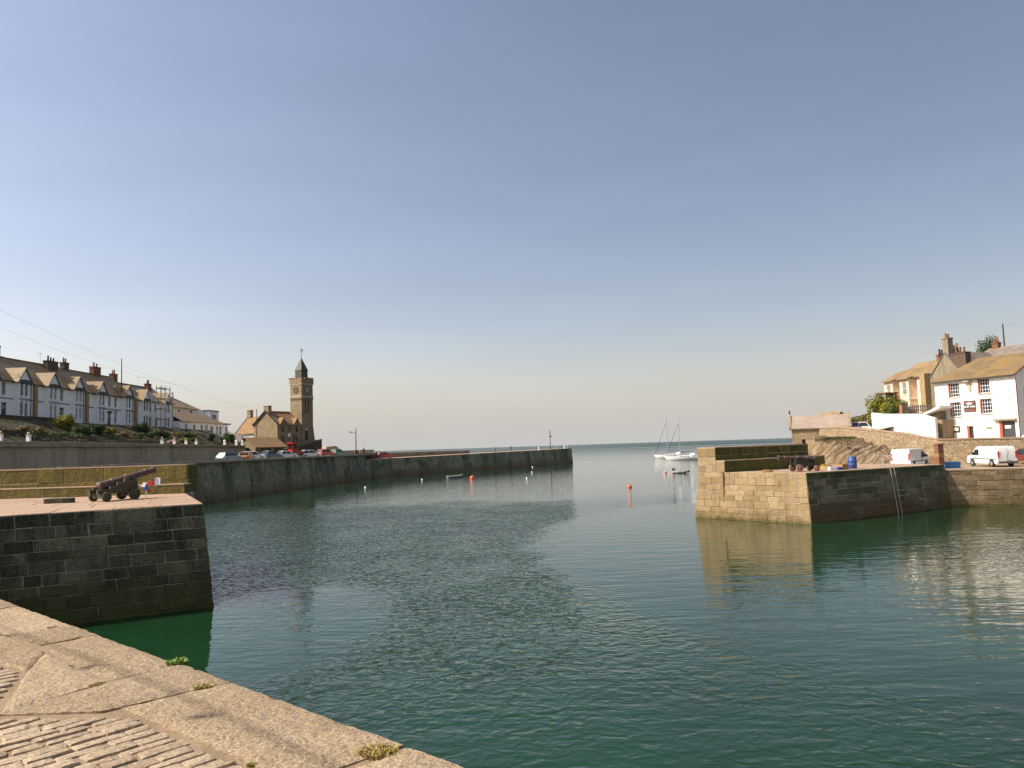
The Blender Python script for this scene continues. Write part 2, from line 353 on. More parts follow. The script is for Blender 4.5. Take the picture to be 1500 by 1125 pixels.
# ------------------------------------------------------------------ water
g = G('harbour_water'); p = g.pos(); X, Y, Z = g.xyz(p)
def sq(a): return g.math('MULTIPLY', a, a)
wobv = g.math('MULTIPLY', g.math('SUBTRACT', g.noise(0.09, p, 4, 0.6), 0.5), 0.9)
ell = g.math('ADD', sq(g.math('DIVIDE', g.math('SUBTRACT', X, 21.0), 20.0)), sq(g.math('DIVIDE', g.math('SUBTRACT', Y, 45.0), 31.0)))
ell = g.math('ADD', g.math('ADD', ell, g.math('MULTIPLY', wobv, 0.35)), g.math('MULTIPLY', g.math('SUBTRACT', g.noise(0.6, p, 5, 0.65), 0.5), 0.45))
outside = g.ramp(ell, 0.86, 1.18, 0.0, 1.0, True)
farc = g.ramp(g.math('ADD', Y, g.math('MULTIPLY', wobv, 26.0)), 74, 92, 1.0, 0.0, True)
nearc = g.ramp(g.math('ADD', Y, g.math('ADD', g.math('MULTIPLY', X, -0.5), g.math('MULTIPLY', wobv, 10.0))), 14, 27, 0.3, 1.0, True)
cl = g.math('ADD', sq(g.math('DIVIDE', g.math('SUBTRACT', X, -9.2), 4.6)), sq(g.math('DIVIDE', g.math('SUBTRACT', Y, 27.5), 8.0)))
leftcalm = g.ramp(g.math('ADD', cl, wobv), 0.5, 1.5, 0.12, 1.0, True)
cl2 = g.math('ADD', sq(g.math('DIVIDE', g.math('SUBTRACT', X, -10.6), 1.7)), sq(g.math('DIVIDE', g.math('SUBTRACT', Y, 30.0), 4.0)))
spot = g.ramp(g.math('ADD', cl2, g.math('MULTIPLY', wobv, 0.6)), 0.7, 1.15, 0.9, 0.0, True)
ruf = g.math('MULTIPLY', g.math('MULTIPLY', outside, farc), g.math('MULTIPLY', nearc, leftcalm))
rightr = g.math('MULTIPLY', g.ramp(X, 16, 26, 0.0, 0.45, True), g.ramp(Y, 52, 40, 0.0, 1.0, True))
ruf = g.math('MAXIMUM', ruf, rightr)
patch = g.ramp(g.noise(0.22, p, 4, 0.6), 0.35, 0.6, 0.55, 1.0)
ruf = g.math('MULTIPLY', ruf, patch)
mp = g.n('ShaderNodeMapping'); mp.inputs['Rotation'].default_value = (0,0,R(12)); mp.inputs['Scale'].default_value = (0.42,1.25,1); g.l(p, mp.inputs[0])
fine = g.math('SUBTRACT', g.noise(2.6, g.scale(p, (0.9,1.0,1.0)), 1.5, 0.55, 0.6), 0.5)
med = g.math('SUBTRACT', g.noise(2.3, mp.outputs[0], 3, 0.5, 0.4), 0.5)
lng = g.noise(0.8, mp.outputs[0], 2, 0.5, 0.3)
farfade = g.ramp(Y, 60, 200, 1.0, 0.5)
h = g.math('ADD', g.math('MULTIPLY', fine, g.math('MULTIPLY', ruf, 0.12)), g.math('MULTIPLY', g.math('MULTIPLY', med, 0.030), g.math('MULTIPLY', farfade, g.ramp(ruf, 0, 1, 0.55, 1.0))))
h = g.math('ADD', h, g.math('MULTIPLY', lng, 0.030))
swell = g.math('MULTIPLY', g.math('SUBTRACT', g.noise(0.16, g.scale(p, (0.35,1.0,1.0)), 4, 0.6), 0.5), g.ramp(Y, 180, 500, 0.0, 1.6))
h = g.math('ADD', h, swell)
nb = g.bump(h, 1.0, 1.0)
band = g.ramp(g.noise(0.006, g.scale(p, (0.12,1.0,1.0)), 3, 0.5), 0.40, 0.62, 0.25, 1.0)
seard = g.math('MULTIPLY', g.ramp(Y, 200, 900, 0.0, 0.42), band)
body = g.mix(g.ramp(g.noise(0.10, p, 4, 0.6), 0.35, 0.65), (0.005,0.024,0.007), (0.007,0.038,0.014))
M['water'] = g.out(body, g.math('ADD', g.ramp(ruf, 0, 1, 0.015, 0.03), seard), nb, IOR=1.333, Specular_IOR_Level=0.5)
mb = MB()
mb.poly([(-14000,-300,0),(14000,-300,0),(14000,18000,0),(-14000,18000,0)])
tag(mb.build('sea', M['water']), kind='structure')

# ------------------------------------------------------------------ stone block walls
def block_mesh(pts, n, out, ch, back, rg, jit):
    # pts: 4 corners (Vector) ccw seen from outside; returns MB centred on its middle
    c = sum(pts, Vector())/4
    rt = (pts[1]-pts[0]).normalized(); up = (pts[3]-pts[0]).normalized()
    P = [q-c+rt*rg.uniform(-jit,jit)+up*rg.uniform(-jit,jit) for q in pts]
    ins = [rt*ch+up*ch, -rt*ch+up*ch, -rt*ch-up*ch, rt*ch-up*ch]
    v = [q-n*back for q in P]+[q+n*(out-ch) for q in P]+[q+d*rg.uniform(0.7,1.5)+n*(out+rg.uniform(-.006,.006)) for q, d in zip(P, ins)]
    m = MB()
    m.add(v, [(8,9,10,11)]+[(a+i,a+(i+1)%4,a+4+(i+1)%4,a+4+i) for a in (0,4) for i in range(4)])
    return m, c
def block_wall(parent, p00, p10, p11, p01, rows, wr, seed, mat, name='stone_block', gap=0.012, out=(0.004,0.035), ch=0.022, back=0.22, jit=0.008, vary=0.25, mort=0.001):
    rg = random.Random(seed)
    p00, p10, p11, p01 = map(Vector, (p00,p10,p11,p01))
    L = (p10-p00).length; H = (p01-p00).length
    nrm = (p10-p00).cross(p01-p00).normalized()
    hs = [rg.uniform(1-vary,1+vary) for _ in range(rows)]; t = sum(hs); hs = [q/t for q in hs]
    def P(u, v): return (p00*(1-u)+p10*u)*(1-v)+(p01*(1-u)+p11*u)*v
    cc_ = (p00+p10+p11+p01)/4; mq = MB(); mq.poly([q-cc_+nrm*mort for q in (p00,p10,p11,p01)]); mq.build('mortar', M['mortar'], parent, loc=cc_)
    v0 = 0
    for k, hh in enumerate(hs):
        x = -rg.uniform(0, wr[0]*0.5); edges = [0.0]
        while True:
            x2 = max(edges[-1], 0)+rg.uniform(*wr)
            if x2 > L-wr[0]*0.5: break
            edges.append(x2)
        edges.append(L)
        for a, b in zip(edges[:-1], edges[1:]):
            gu = gap*0.5/L*rg.uniform(0.5,1.8); gv = gap*0.5/H*rg.uniform(0.5,1.6)
            q = [P(a/L+gu, v0+gv), P(b/L-gu, v0+gv), P(b/L-gu, v0+hh-gv), P(a/L+gu, v0+hh-gv)]
            m, c = block_mesh(q, nrm, rg.uniform(*out), ch, back, rg, jit)
            m.build(name, mat, parent, loc=c)
        v0 += hh

# ------------------------------------------------------------------ foreground quay
EO = Vector((-6.56, 9.88)); EE = Vector((0.745,-0.667)).normalized(); EN = Vector((-0.667,-0.745)).normalized()
def ST(s, t, z=0.0): q = EO+EE*s+EN*t; return Vector((q.x, q.y, z))
mb = MB()
edge_in = 0.05
a, b, c, d = ST(-22.6,edge_in), ST(30,edge_in), ST(30,60), ST(-22.6,60)
mb.prism([(q.x,q.y) for q in (a,b,c,d)], -1.0, 4.277)
quay = tag(mb.build('quay', M['joint']), kind='structure')
block_wall(quay, ST(-22.4,0.03,-0.3), ST(16,0.03,-0.3), ST(16,0.03,4.02), ST(-22.4,0.03,4.02), 8, (1.2,2.2), 5, M['pierL'])
def slab(parent, cs, z, th, seed, mat, name, cell=0.07, rough=0.006, edge=0.009, crown=0.0):
    rg = random.Random(seed)
    cs = [Vector(q) for q in cs]
    lu = max((cs[1]-cs[0]).length, (cs[2]-cs[3]).length); lv = max((cs[3]-cs[0]).length, (cs[2]-cs[1]).length)
    nu, nv = max(3, int(lu/cell)), max(3, int(lv/cell))
    m = MB(); off = Vector((rg.uniform(0,99), rg.uniform(0,99), rg.uniform(0,99)))
    cen = sum(cs, Vector((0,0)))/4
    idx = {}
    for j in range(nv+1):
        for i in range(nu+1):
            u, v = i/nu, j/nv
            q = (cs[0]*(1-u)+cs[1]*u)*(1-v)+(cs[3]*(1-u)+cs[2]*u)*v
            bd = (i in (0,nu)) or (j in (0,nv))
            nn = noise.noise(Vector((q.x*7,q.y*7,0))+off); n2 = noise.noise(Vector((q.x*22,q.y*22,5))+off)
            if bd:
                q = q+(q-cen).normalized()*(nn*edge+n2*edge*0.6)
            de = min(u, 1-u)*lu, min(v, 1-v)*lv
            dm = min(de)
            zz = z+nn*rough+n2*rough*0.8-(0.010+abs(nn)*0.008 if bd else 0)-(0.002 if dm < cell*1.5 else 0)+crown*(1-(2*u-1)**2)*(1-(2*v-1)**2)
            idx[i,j] = len(m.v); m.v.append((q.x, q.y, zz))
    for j in range(nv):
        for i in range(nu):
            m.f.append([idx[i,j],idx[i+1,j],idx[i+1,j+1],idx[i,j+1]]); m.m.append(0)
    ring = [(i,0) for i in range(nu)]+[(nu,j) for j in range(nv)]+[(i,nv) for i in range(nu,0,-1)]+[(0,j) for j in range(nv,0,-1)]
    lo = []
    for r_ in ring:
        q = m.v[idx[r_]]; lo.append(len(m.v)); m.v.append((q[0], q[1], z-th))
    for k in range(len(ring)):
        k2 = (k+1) % len(ring); m.f.append([idx[ring[k]], lo[k], lo[k2], idx[ring[k2]]]); m.m.append(0)
    cz = Vector((cen.x, cen.y, z))
    m.v = [tuple(Vector(q)-cz) for q in m.v]
    o = m.build(name, mat, parent, loc=cz); smooth_angle(o, 50)
    return o
def sts(l): return [ST(s,t).to_2d() for s, t in l]
js = [-15,-12.9,-11,-9.2,-7,-5.1,-3.4,-1.2,0.75,2.47,3.22,4.98]
t1 = [.62,.66,.6,.64,.58,.66,.6,.63,.58,.55,.5,.56]
for k in range(len(js)-1):
    g_ = 0.006
    slab(quay, sts([(js[k]+g_,0),(js[k+1]-g_,0),(js[k+1]-g_,t1[k+1]),(js[k]+g_,t1[k])]), 4.30+rnd.uniform(-.008,.008), 0.3, 100+k, M['cope'], 'coping_stone')
slab(quay, sts([(4.995,0),(5.845,0),(5.74,0.88),(5.20,1.36)]), 4.305, 0.3, 131, M['cope'], 'coping_stone')
slab(quay, sts([(5.855,0),(7.865,0),(7.81,.68),(5.765,.76)]), 4.30, 0.3, 132, M['cope'], 'coping_stone')
js2 = [7.88,9.8,11.6,13.4,15.5]
for k in range(4): slab(quay, sts([(js2[k]+.012,0),(js2[k+1]-.012,0),(js2[k+1]-.012,.66),(js2[k]+.012,.68)]), 4.295, 0.3, 140+k, M['cope'], 'coping_stone')
slab(quay, sts([(3.55,.555),(4.985,.575),(5.185,1.33),(4.12,.86)]), 4.295, 0.2, 150, M['cope'], 'coping_stone')
slab(quay, sts([(1.86,.59),(3.54,.555),(4.10,.86),(3.5,.97)]), 4.295, 0.2, 151, M['cope'], 'coping_stone')
slab(quay, sts([(-.6,.65),(1.84,.62),(3.4,.95),(0.2,1.0)]), 4.293, 0.2, 152, M['cope'], 'coping_stone')
slab(quay, sts([(-4.0,.65),(-.65,.65),(0.1,1.0),(-3.0,1.05)]), 4.293, 0.2, 153, M['cope'], 'coping_stone')
# cobbles (setts): rows run square to the quay edge
def bound(s):
    pts = [(-6,1.1),(-3,1.08),(0.2,1.03),(3.4,.98),(4.1,.85),(4.9,1.2),(5.23,1.38),(5.45,1.14),(5.78,.92),(5.95,.76),(7.8,.70),(16,.72)]
    for (a0,b0),(a1,b1) in zip(pts[:-1], pts[1:]):
        if a0 <= s <= a1: return b0+(b1-b0)*(s-a0)/(a1-a0)
    return 1.1
def sett(s0, s1, ta, tb, seed):
    rg = random.Random(seed); j = lambda q: rg.uniform(-q, q)
    cs = sts([(s0+j(.007),ta+j(.02)),(s1+j(.007),ta+j(.02)),(s1+j(.007),tb+j(.02)),(s0+j(.007),tb+j(.02))])
    z = 4.289+j(.006); tilt = 0.012+j(.008)
    cen = sum(cs, Vector((0,0)))/4; m = MB()
    rings = ((1.0,-.07,0),(1.0,-.008,0),(0.95,-.001,1),(0.6,0.002,1))
    n = 12; pts = []
    for f, dz, k in rings:
        for i in range(n):
            e, u = divmod(i, 3); u /= 3
            q = cs[e]*(1-u)+cs[(e+1)%4]*u
            r_ = (q-cen); corner = 0.965 if i % 3 == 0 else 1.0
            wob = 1+0.035*noise.noise(Vector((q.x*11,q.y*11,seed*0.7)))
            q2 = cen+r_*(1-(1-f)*1.0)*corner*wob
            hd = (q2-cen).dot(EE)
            pts.append((q2.x-cen.x, q2.y-cen.y, dz+hd*tilt*4.0*(1 if dz > -.05 else 0)+ (j(.003) if k else 0)))
    fs = [(a*n+i, a*n+(i+1)%n, (a+1)*n+(i+1)%n, (a+1)*n+i) for a in range(3) for i in range(n)]+[list(range(3*n,4*n))]
    m.add(pts, fs)
    return m, (cen.x, cen.y, z)
s = -5.0; k = 0; near = []; rest = MB()
while s < 15.5:
    wd = rnd.uniform(.09,.145); b0 = max(bound(s), bound(s+wd)); t = b0+0.02+rnd.uniform(0,.03)
    while t < b0+4.2:
        ln = rnd.uniform(.16,.34); q = ST(s+wd/2, t+ln/2); args = (s+.004, s+wd-.004, t+.008, t+ln-.008, 1000+k)
        if q.y > 4.05 and q.x/q.y > -0.70: near.append((q.length, args))
        else:
            m, c0 = sett(*args); kk = len(rest.v); rest.v += [(x+c0[0], y+c0[1], z+c0[2]) for x, y, z in m.v]; rest.f += [[i+kk for i in f] for f in m.f]; rest.m += m.m
        t += ln; k += 1
    s += wd
near.sort()
for i, (d_, args) in enumerate(near):
    m, c0 = sett(*args)
    if i < 295: smooth_angle(m.build('cobble', M['cobble'], quay, loc=c0), 45)
    else: kk = len(rest.v); rest.v += [(x+c0[0], y+c0[1], z+c0[2]) for x, y, z in m.v]; rest.f += [[q+kk for q in f] for f in m.f]; rest.m += m.m
tag(smooth_angle(rest.build('cobbles', M['cobble'], quay), 45), kind='stuff')
print('cobbles near', len(near), 'rest', len(rest.v)//48)
# outside the frame the same paving goes on as a plain sheet of set stone (material takes over)
mb = MB(); q = [ST(-22,1.2), ST(-5.1,1.2), ST(-5.1,40), ST(-22,40)]
mb.poly([(v.x,v.y,4.280) for v in q])
q = [ST(15.6,0.8), ST(29,.8), ST(29,40), ST(15.6,40)]
mb.poly([(v.x,v.y,4.280) for v in (ST(-5.09,5.55), ST(15.59,5.2), ST(15.59,40), ST(-5.09,40))])
mb.poly([(v.x,v.y,4.280) for v in q])
mb.build('paving', M['cobble'], quay)

def tuft(name, pos, r, h, n, mat, label, cat, seed, broad=0.012, lay=0.6, group=None, flowers=None):
    rg = random.Random(seed); m = MB()
    for i in range(n):
        a = rg.uniform(0, 6.28); d = r*math.sqrt(rg.random()); x, y = math.cos(a)*d, math.sin(a)*d*0.7
        L = h*rg.uniform(.5,1.1); la = rg.uniform(0,6.28); lean = rg.uniform(.1,lay)
        dx, dy = math.cos(la)*lean*L, math.sin(la)*lean*L; wv = broad*rg.uniform(.6,1.3)
        px_, py_ = -math.sin(la)*wv, math.cos(la)*wv
        m.add([(x-px_*.6,y-py_*.6,-.01),(x+px_*.6,y+py_*.6,-.01),(x+dx*.5+px_,y+dy*.5+py_,L*.6),(x+dx*.5-px_,y+dy*.5-py_,L*.6),(x+dx*1.2,y+dy*1.2,L*(1-lean*.4))],
              [(0,1,2,3),(3,2,4)], 0)
    o = m.build(name, mat, loc=pos)
    return tag(o, label, cat, group)
tuft('weed_plant', ST(5.02,.03,4.29), .07, .06, 150, M['weedleaf'], 'small bright green leafy weed on the very edge of the quay', 'weed', 1, .008, 1.0)
tuft('grass_tuft', ST(7.84,.17,4.28), .12, .045, 260, M['grassblade'], 'largest yellow green grass tuft filling a joint of the quay coping', 'grass', 2, .005, 1.0)
tuft('grass_tuft', ST(5.80,.20,4.285), .07, .035, 130, M['grassblade'], 'dull grass tuft at the coping joint crossed by the cable shadow', 'grass', 3, .005, 1.0)
for i, (s_, t_, r_) in enumerate([(5.0,.66,.075),(5.8,.40,.07),(3.2,.18,.06),(4.25,.62,.06),(2.46,.16,.06),(5.78,.08,.05),(7.4,.70,.03)]):
    m_ = tuft('moss_tuft', ST(s_,t_,4.286), r_, .008, 120, M['grassblade'], 'low patch of yellow moss in a joint between coping stones', 'moss', 10+i, .004, 1.2, 'moss patches in the coping joints')
# string of festoon bulbs on posts beyond the frame: its shadow falls along the coping
def cable_pt(s_, t_, z_): q = ST(s_, t_, z_); return (q.x, q.y, q.z)
tt, hh = .45, 7.2
sh = Vector((SUN.x, SUN.y))/SUN.z*hh; ds, dt = sh.dot(EE), sh.dot(EN)
fest = empty('festoon_cable', ST(-14+ds, tt+dt, 4.25), 0, 'string of festoon bulbs on a black cable above the quay edge', 'festoon')
org = Vector(fest.location)
m = MB(); pts = [Vector(cable_pt(s_+ds, tt+dt+.05*math.sin(s_*.9), 4.3+hh+.35*((s_-3)/17)**2))-org for s_ in [x*0.5 for x in range(-26,42)]]
m.path(pts, .016, 5); m.build('cable', M['iron'], fest)
for k in range(3, len(pts)-2, 4):
    m = MB(); q = pts[k]; m.lathe([(.02,-.0),(.03,-.05),(.045,-.09),(.055,-.13),(.04,-.18),(.01,-.2)], 8, 0, q); m.build('bulb', M['lampglass'], fest)
for e_, nm in ((pts[0],'a'),(pts[-1],'b')):
    m = MB(); m.tube((e_.x,e_.y,0), (e_.x,e_.y,e_.z+.2), .07, .05, 10); m.build('post', M['iron'], fest)

# ------------------------------------------------------------------ inner pier on the left
A_t = Vector((-12.75,31.55)); A_b = Vector((-12.2,31.35)); fd = Vector((-0.862,-0.507))
pl = empty('harbour_pier', (-12.7,31.6,0), 0, 'dark damp granite block pier carrying the cannon beside the cobbled quay', 'pier')
po = Vector(pl.location)
def loc(v, o=po): return Vector(v)-o
L_ = 12.6
B_t, B_b = A_t+fd*L_, A_b+fd*L_
E_t, E_b = Vector((-17.2,40.4)), Vector((-16.9,41.0))
mb = MB()   # core
core_top = [A_t+Vector((-.1,.02)), Vector((-17.25,40.3)), Vector((-17.9,43.0)), Vector((-45,46)), B_t+Vector((-8,3)), B_t+Vector((0,.1))]
core_bot = [A_b+Vector((-.1,.05)), Vector((-16.95,40.8)), Vector((-17.4,43.6)), Vector((-45,47)), B_b+Vector((-8,3)), B_b+Vector((0,.12))]
n = 6
mb.add([tuple(loc((q.x,q.y,-1))) for q in core_bot]+[tuple(loc((q.x,q.y,4.02))) for q in core_top], [list(range(n))[::-1], list(range(n,2*n))]+[(i,(i+1)%n,n+(i+1)%n,n+i) for i in range(n)])
mb.build('core', M['mortar'], pl)
block_wall(pl, loc((B_b.x,B_b.y,-.35)), loc((A_b.x,A_b.y,-.35)), loc((A_t.x,A_t.y,4.08)), loc((B_t.x,B_t.y,4.08)), 10, (.55,1.5), 11, M['pierL'], gap=.028, out=(.008,.05), ch=.02)
block_wall(pl, loc((A_b.x,A_b.y,-.35)), loc((E_b.x,E_b.y,-.35)), loc((E_t.x,E_t.y,4.08)), loc((A_t.x,A_t.y,4.08)), 9, (.7,1.7), 12, M['pierL'])
# deck slabs, course by course
rg = random.Random(3)
def lerp2(a, b, t): return a*(1-t)+b*t
for row in range(6):
    f0, f1 = row/6, (row+1)/6
    a0, a1 = lerp2(A_t, E_t, f0), lerp2(A_t, E_t, f1)
    b0, b1 = lerp2(B_t+fd*4, Vector((-32.5,41.3)), f0), lerp2(B_t+fd*4, Vector((-32.5,41.3)), f1)
    Lr = (b0-a0).length; x = 0
    while x < Lr:
        x2 = min(Lr, x+rg.uniform(1.2,2.6))
        if Lr-x2 < .5: x2 = Lr
        q = [lerp2(a0,b0,x/Lr), lerp2(a0,b0,x2/Lr), lerp2(a1,b1,x2/Lr), lerp2(a1,b1,x/Lr)]
        c_ = sum(q, Vector((0,0)))/4
        if row < 5: q = [c_+(w_-c_)*0.995 for w_ in q]
        m = MB(); zt = 4.10+rg.uniform(-.006,.006)
        pts = [loc((w_.x,w_.y,4.025)) for w_ in q]+[loc((w_.x,w_.y,zt-.015)) for w_ in q]+[loc((c_.x+(w_.x-c_.x)*.985,c_.y+(w_.y-c_.y)*.97,zt)) for w_ in q]
        m.add(pts, [(8,9,10,11)]+[(a+i,a+(i+1)%4,a+4+(i+1)%4,a+4+i) for a in (0,4) for i in range(4)])
        m.build('deck_slab', M['deck'], pl)
        x = x2
# stepped mossy parapet
pw = empty('parapet_wall', (-17.2,40.4,4.1), 0, 'stepped mossy parapet wall behind the cannon on the left pier', 'wall')
wo_ = Vector(pw.location)
def stepwall(parent, o, p0, p1, back, z0, z1, seed, mat, capmat, nb, capz=.05, over=.03):
    p0, p1 = Vector(p0), Vector(p1); bk = Vector(back)
    m = MB(); q = [p0, p1, p1+bk, p0+bk]
    inner = [p0+bk*.12, p1+bk*.12, p1+bk, p0+bk]
    m.prism([(v.x-o.x, v.y-o.y) for v in inner], z0-o.z, z1-o.z-capz); m.build('core', M['mortar'], parent)
    rows = 1 if z1-z0 < .7 else 2
    block_wall(parent, Vector((p0.x,p0.y,z0))-o, Vector((p1.x,p1.y,z0))-o, Vector((p1.x,p1.y,z1-capz))-o, Vector((p0.x,p0.y,z1-capz))-o, rows, (1.3,2.6), seed, mat, gap=.012, back=.1)
    block_wall(parent, Vector((p1.x,p1.y,z0))-o, Vector((p1.x+bk.x,p1.y+bk.y,z0))-o, Vector((p1.x+bk.x,p1.y+bk.y,z1-capz))-o, Vector((p1.x,p1.y,z1-capz))-o, rows, (.5,1.2), seed+1, mat, gap=.012, back=.1)
    d = (p1-p0).normalized(); L = (p1-p0).length; x = 0; rg = random.Random(seed)
    while x < L:
        x2 = min(L, x+rg.uniform(1.2,2.2)); 
        if L-x2 < .4: x2 = L
        a_, b_ = p0+d*(x+.004), p0+d*(x2-.004); f = bk.normalized()*-over
        m = MB(); m.prism([(v.x-o.x,v.y-o.y) for v in (a_+f, b_+f, b_+bk, a_+bk)], z1-o.z-capz+.002, z1-o.z+rg.uniform(-.005,.005)); m.build('cap_stone', capmat, parent)
        x = x2
stepwall(pw, wo_, (-33,41.3), (-17.3,40.4), (.06,.75), 4.1, 4.62, 21, M['moss'], M['deck'], 3)
stepwall(pw, wo_, (-33,42.06), (-17.45,41.16), (.06,1.1), 4.1, 5.62, 23, M['moss'], M['deck'], 3)

# ------------------------------------------------------------------ outer quay and pier on the left
oq = empty('harbour_wall', (-42,98,0), 0, 'long dark weed hung harbour wall below the parked cars', 'wall')
oo = Vector(oq.location)
qline = [Vector((-44.5,52)), Vector((-42.6,95)), Vector((-38.3,137)), Vector((-33.2,170.5))]
def bent_wall(parent, o, line, topz, name, mat, nsub=24, batter=.6, amp=.12, zb=-1.0, vz=10, seed=0):
    m = MB(); cols = []
    pts = []
    for a, b in zip(line[:-1], line[1:]):
        k = max(2, int((b-a).length/1.6))
        pts += [a+(b-a)*(i/k) for i in range(k)]
    pts.append(line[-1])
    for i, p_ in enumerate(pts):
        d = (pts[min(i+1,len(pts)-1)]-pts[max(i-1,0)]).normalized(); nn = Vector((d.y,-d.x))
        f = i/(len(pts)-1); tz = topz(f) if callable(topz) else topz
        col = []
        for j in range(vz+1):
            z = zb+(tz-zb)*j/vz
            wv = noise.noise(Vector((p_.x*.6,p_.y*.6,z*1.1+seed)))*amp*(0 if j == vz else 1)
            q = p_+nn*(batter*(1-j/vz)+wv)
            col.append(len(m.v)); m.v.append((q.x-o.x,q.y-o.y,z-o.z))
        cols.append(col)
    for c0, c1 in zip(cols[:-1], cols[1:]):
        for j in range(vz): m.f.append([c0[j],c1[j],c1[j+1],c0[j+1]]); m.m.append(0)
    return m.build(name, mat, parent, smooth=True), pts
bent_wall(oq, oo, qline, 5.1, 'wall_face', M['quaydark'])
for a, b in zip(qline[:-1], qline[1:]):
    d = (b-a).normalized(); nn = Vector((d.y,-d.x)); L = (b-a).length; x = 0
    while x < L:
        x2 = min(L, x+rnd.uniform(2.0,3.4)); 
        if L-x2 < .8: x2 = L
        q0, q1 = a+d*(x+.01), a+d*(x2-.01); zt = 5.42+rnd.uniform(-.03,.03)
        m = MB(); m.prism([(v.x-oo.x,v.y-oo.y) for v in (q0+nn*.06,q1+nn*.06,q1-nn*.5,q0-nn*.5)], 5.08, zt); m.build('coping_stone', M['renderwall'], oq); x = x2
m = MB(); d = Vector((.52,.854)); e_ = Vector((-33.2,170.5)); nn_ = Vector((-.854,.52))
m.prism([(v.x-oo.x,v.y-oo.y) for v in (e_+Vector((.0,0)), e_+Vector((.35,.6)), e_+Vector((-7,6)), e_+Vector((-7,5)))], -1, 5.1); m.build('end_face', M['quaydark'], oq)
# pier
op = empty('outer_pier', (-33,171,0), 0, 'long outer pier running out to sea with a lamp post near its end', 'pier')
o2 = Vector(op.location); pline = [Vector((-33.4,170.8)), Vector((19,255.5))]
bent_wall(op, o2, pline, lambda f: 4.0+.72*f, 'wall_face', M['quaydark'], batter=.5)
endl = [Vector((19,255.5)), Vector((19-7.5*.852, 255.5+7.5*.523))]
bent_wall(op, o2, endl, 4.72, 'end_face', M['quaydark'], batter=.5)
m = MB(); pn = Vector((-.852,.523))
a, b = pline; q = [(a,4.02),(b,4.74),(b+pn*7.5,4.74),(a+pn*9,4.02)]
m.add([(v.x-o2.x,v.y-o2.y,z) for v,z in q]+[(v.x-o2.x,v.y-o2.y,z+.12) for v,z in q], [(4,5,6,7),(0,1,5,4),(1,2,6,5),(2,3,7,6)]); m.build('deck', M['deck'], op)
m = MB(); a2, b2 = a+pn*8.2, lerp2(a, b, .52)+pn*7.6
q = [(a2,3.8),(b2,4.0),(b2+pn*1.0,4.0),(a2+pn*1.0,3.8)]
m.hexa([(v.x-o2.x,v.y-o2.y,z) for v,z in q]+[(v.x-o2.x,v.y-o2.y,z+dz) for (v,z),dz in zip(q,(1.75,1.3,1.3,1.75))]); m.build('storm_wall', M['concrete'], op)

# ------------------------------------------------------------------ ground on the left: road, garden bank, terrace platform
def sstep(a, b, x): t = max(0, min(1, (x-a)/(b-a))); return t*t*(3-2*t)
def hl(x, y):
    plat = 11.35-3.4*sstep(152,172,y)-2.8*sstep(182,215,y)
    low = 7.55-.9*sstep(135,160,y)
    base = low+(plat-low)*sstep(-51,-63,x)
    return base+.12*noise.noise(Vector((x*.4,y*.4,0)))
m = MB(); xs = [-130,-110,-95,-82,-74,-68]+[-66+.8*i for i in range(21)]+[-49.6]; ys = [30+1.6*i for i in range(120)]
for y in ys:
    for x in xs:
        m.v.append((x, y, hl(x,y)-(7*sstep(-80,-130,x))))
nx = len(xs)
for j in range(len(ys)-1):
    for i in range(nx-1):
        xm, ym = xs[i], ys[j]
        if (ym > 143 and xm > -55.5) or (ym > 156 and xm > -61): continue
        m.f.append([j*nx+i,j*nx+i+1,(j+1)*nx+i+1,(j+1)*nx+i]); m.m.append(0)
tag(m.build('garden_bank', M['soil'], smooth=True), kind='structure')
m = MB(); m.poly([(-50.2,40,5.12),(-43.6,50,5.12),(-42.1,95,5.12),(-37.9,137,5.12),(-32.8,170.5,5.12),(-32,182,5.12),(-42,225,5.12),(-90,225,5.12),(-90,144,5.12),(-50.2,144,5.12)])
tag(m.build('road', M['asphalt']), kind='structure')
# retaining wall of rendered panels along the road
rw = empty('retaining_wall', (-50,60,5.1), 0, 'long grey rendered retaining wall below the terrace gardens', 'wall')
ro = Vector(rw.location)
y = 44.0; rg = random.Random(8)
while y < 143.5:
    y2 = min(143.5, y+rg.uniform(5.0,6.6))
    if 143.5-y2 < 2: y2 = 143.5
    zt = 8.05-.35*(y-70)/75; z2 = 8.05-.35*(y2-70)/75; pr = rg.uniform(0,.05)
    m = MB(); m.hexa([(-.6,y-60+.02,0),(.0+pr,y-60+.02,0),(.0+pr,y2-60-.02,0),(-.6,y2-60-.02,0),(-.6,y-60+.02,zt-ro.z),(-.06+pr,y-60+.02,zt-ro.z),(-.06+pr,y2-60-.02,z2-ro.z),(-.6,y2-60-.02,z2-ro.z)])
    m.build('panel', M['renderwall'], rw)
    m = MB(); m.hexa([(-.65,y-60+.01,zt-ro.z+.003),(.10,y-60+.01,zt-ro.z+.003),(.10,y2-60-.01,z2-ro.z+.003),(-.65,y2-60-.01,z2-ro.z+.003),(-.65,y-60+.01,zt-ro.z+.13),(.10,y-60+.01,zt-ro.z+.13),(.10,y2-60-.01,z2-ro.z+.13),(-.65,y2-60-.01,z2-ro.z+.13)])
    m.build('cap', M['sandstone'], rw)
    y = y2
def wtop(y): return 8.18-.35*(y-70)/75
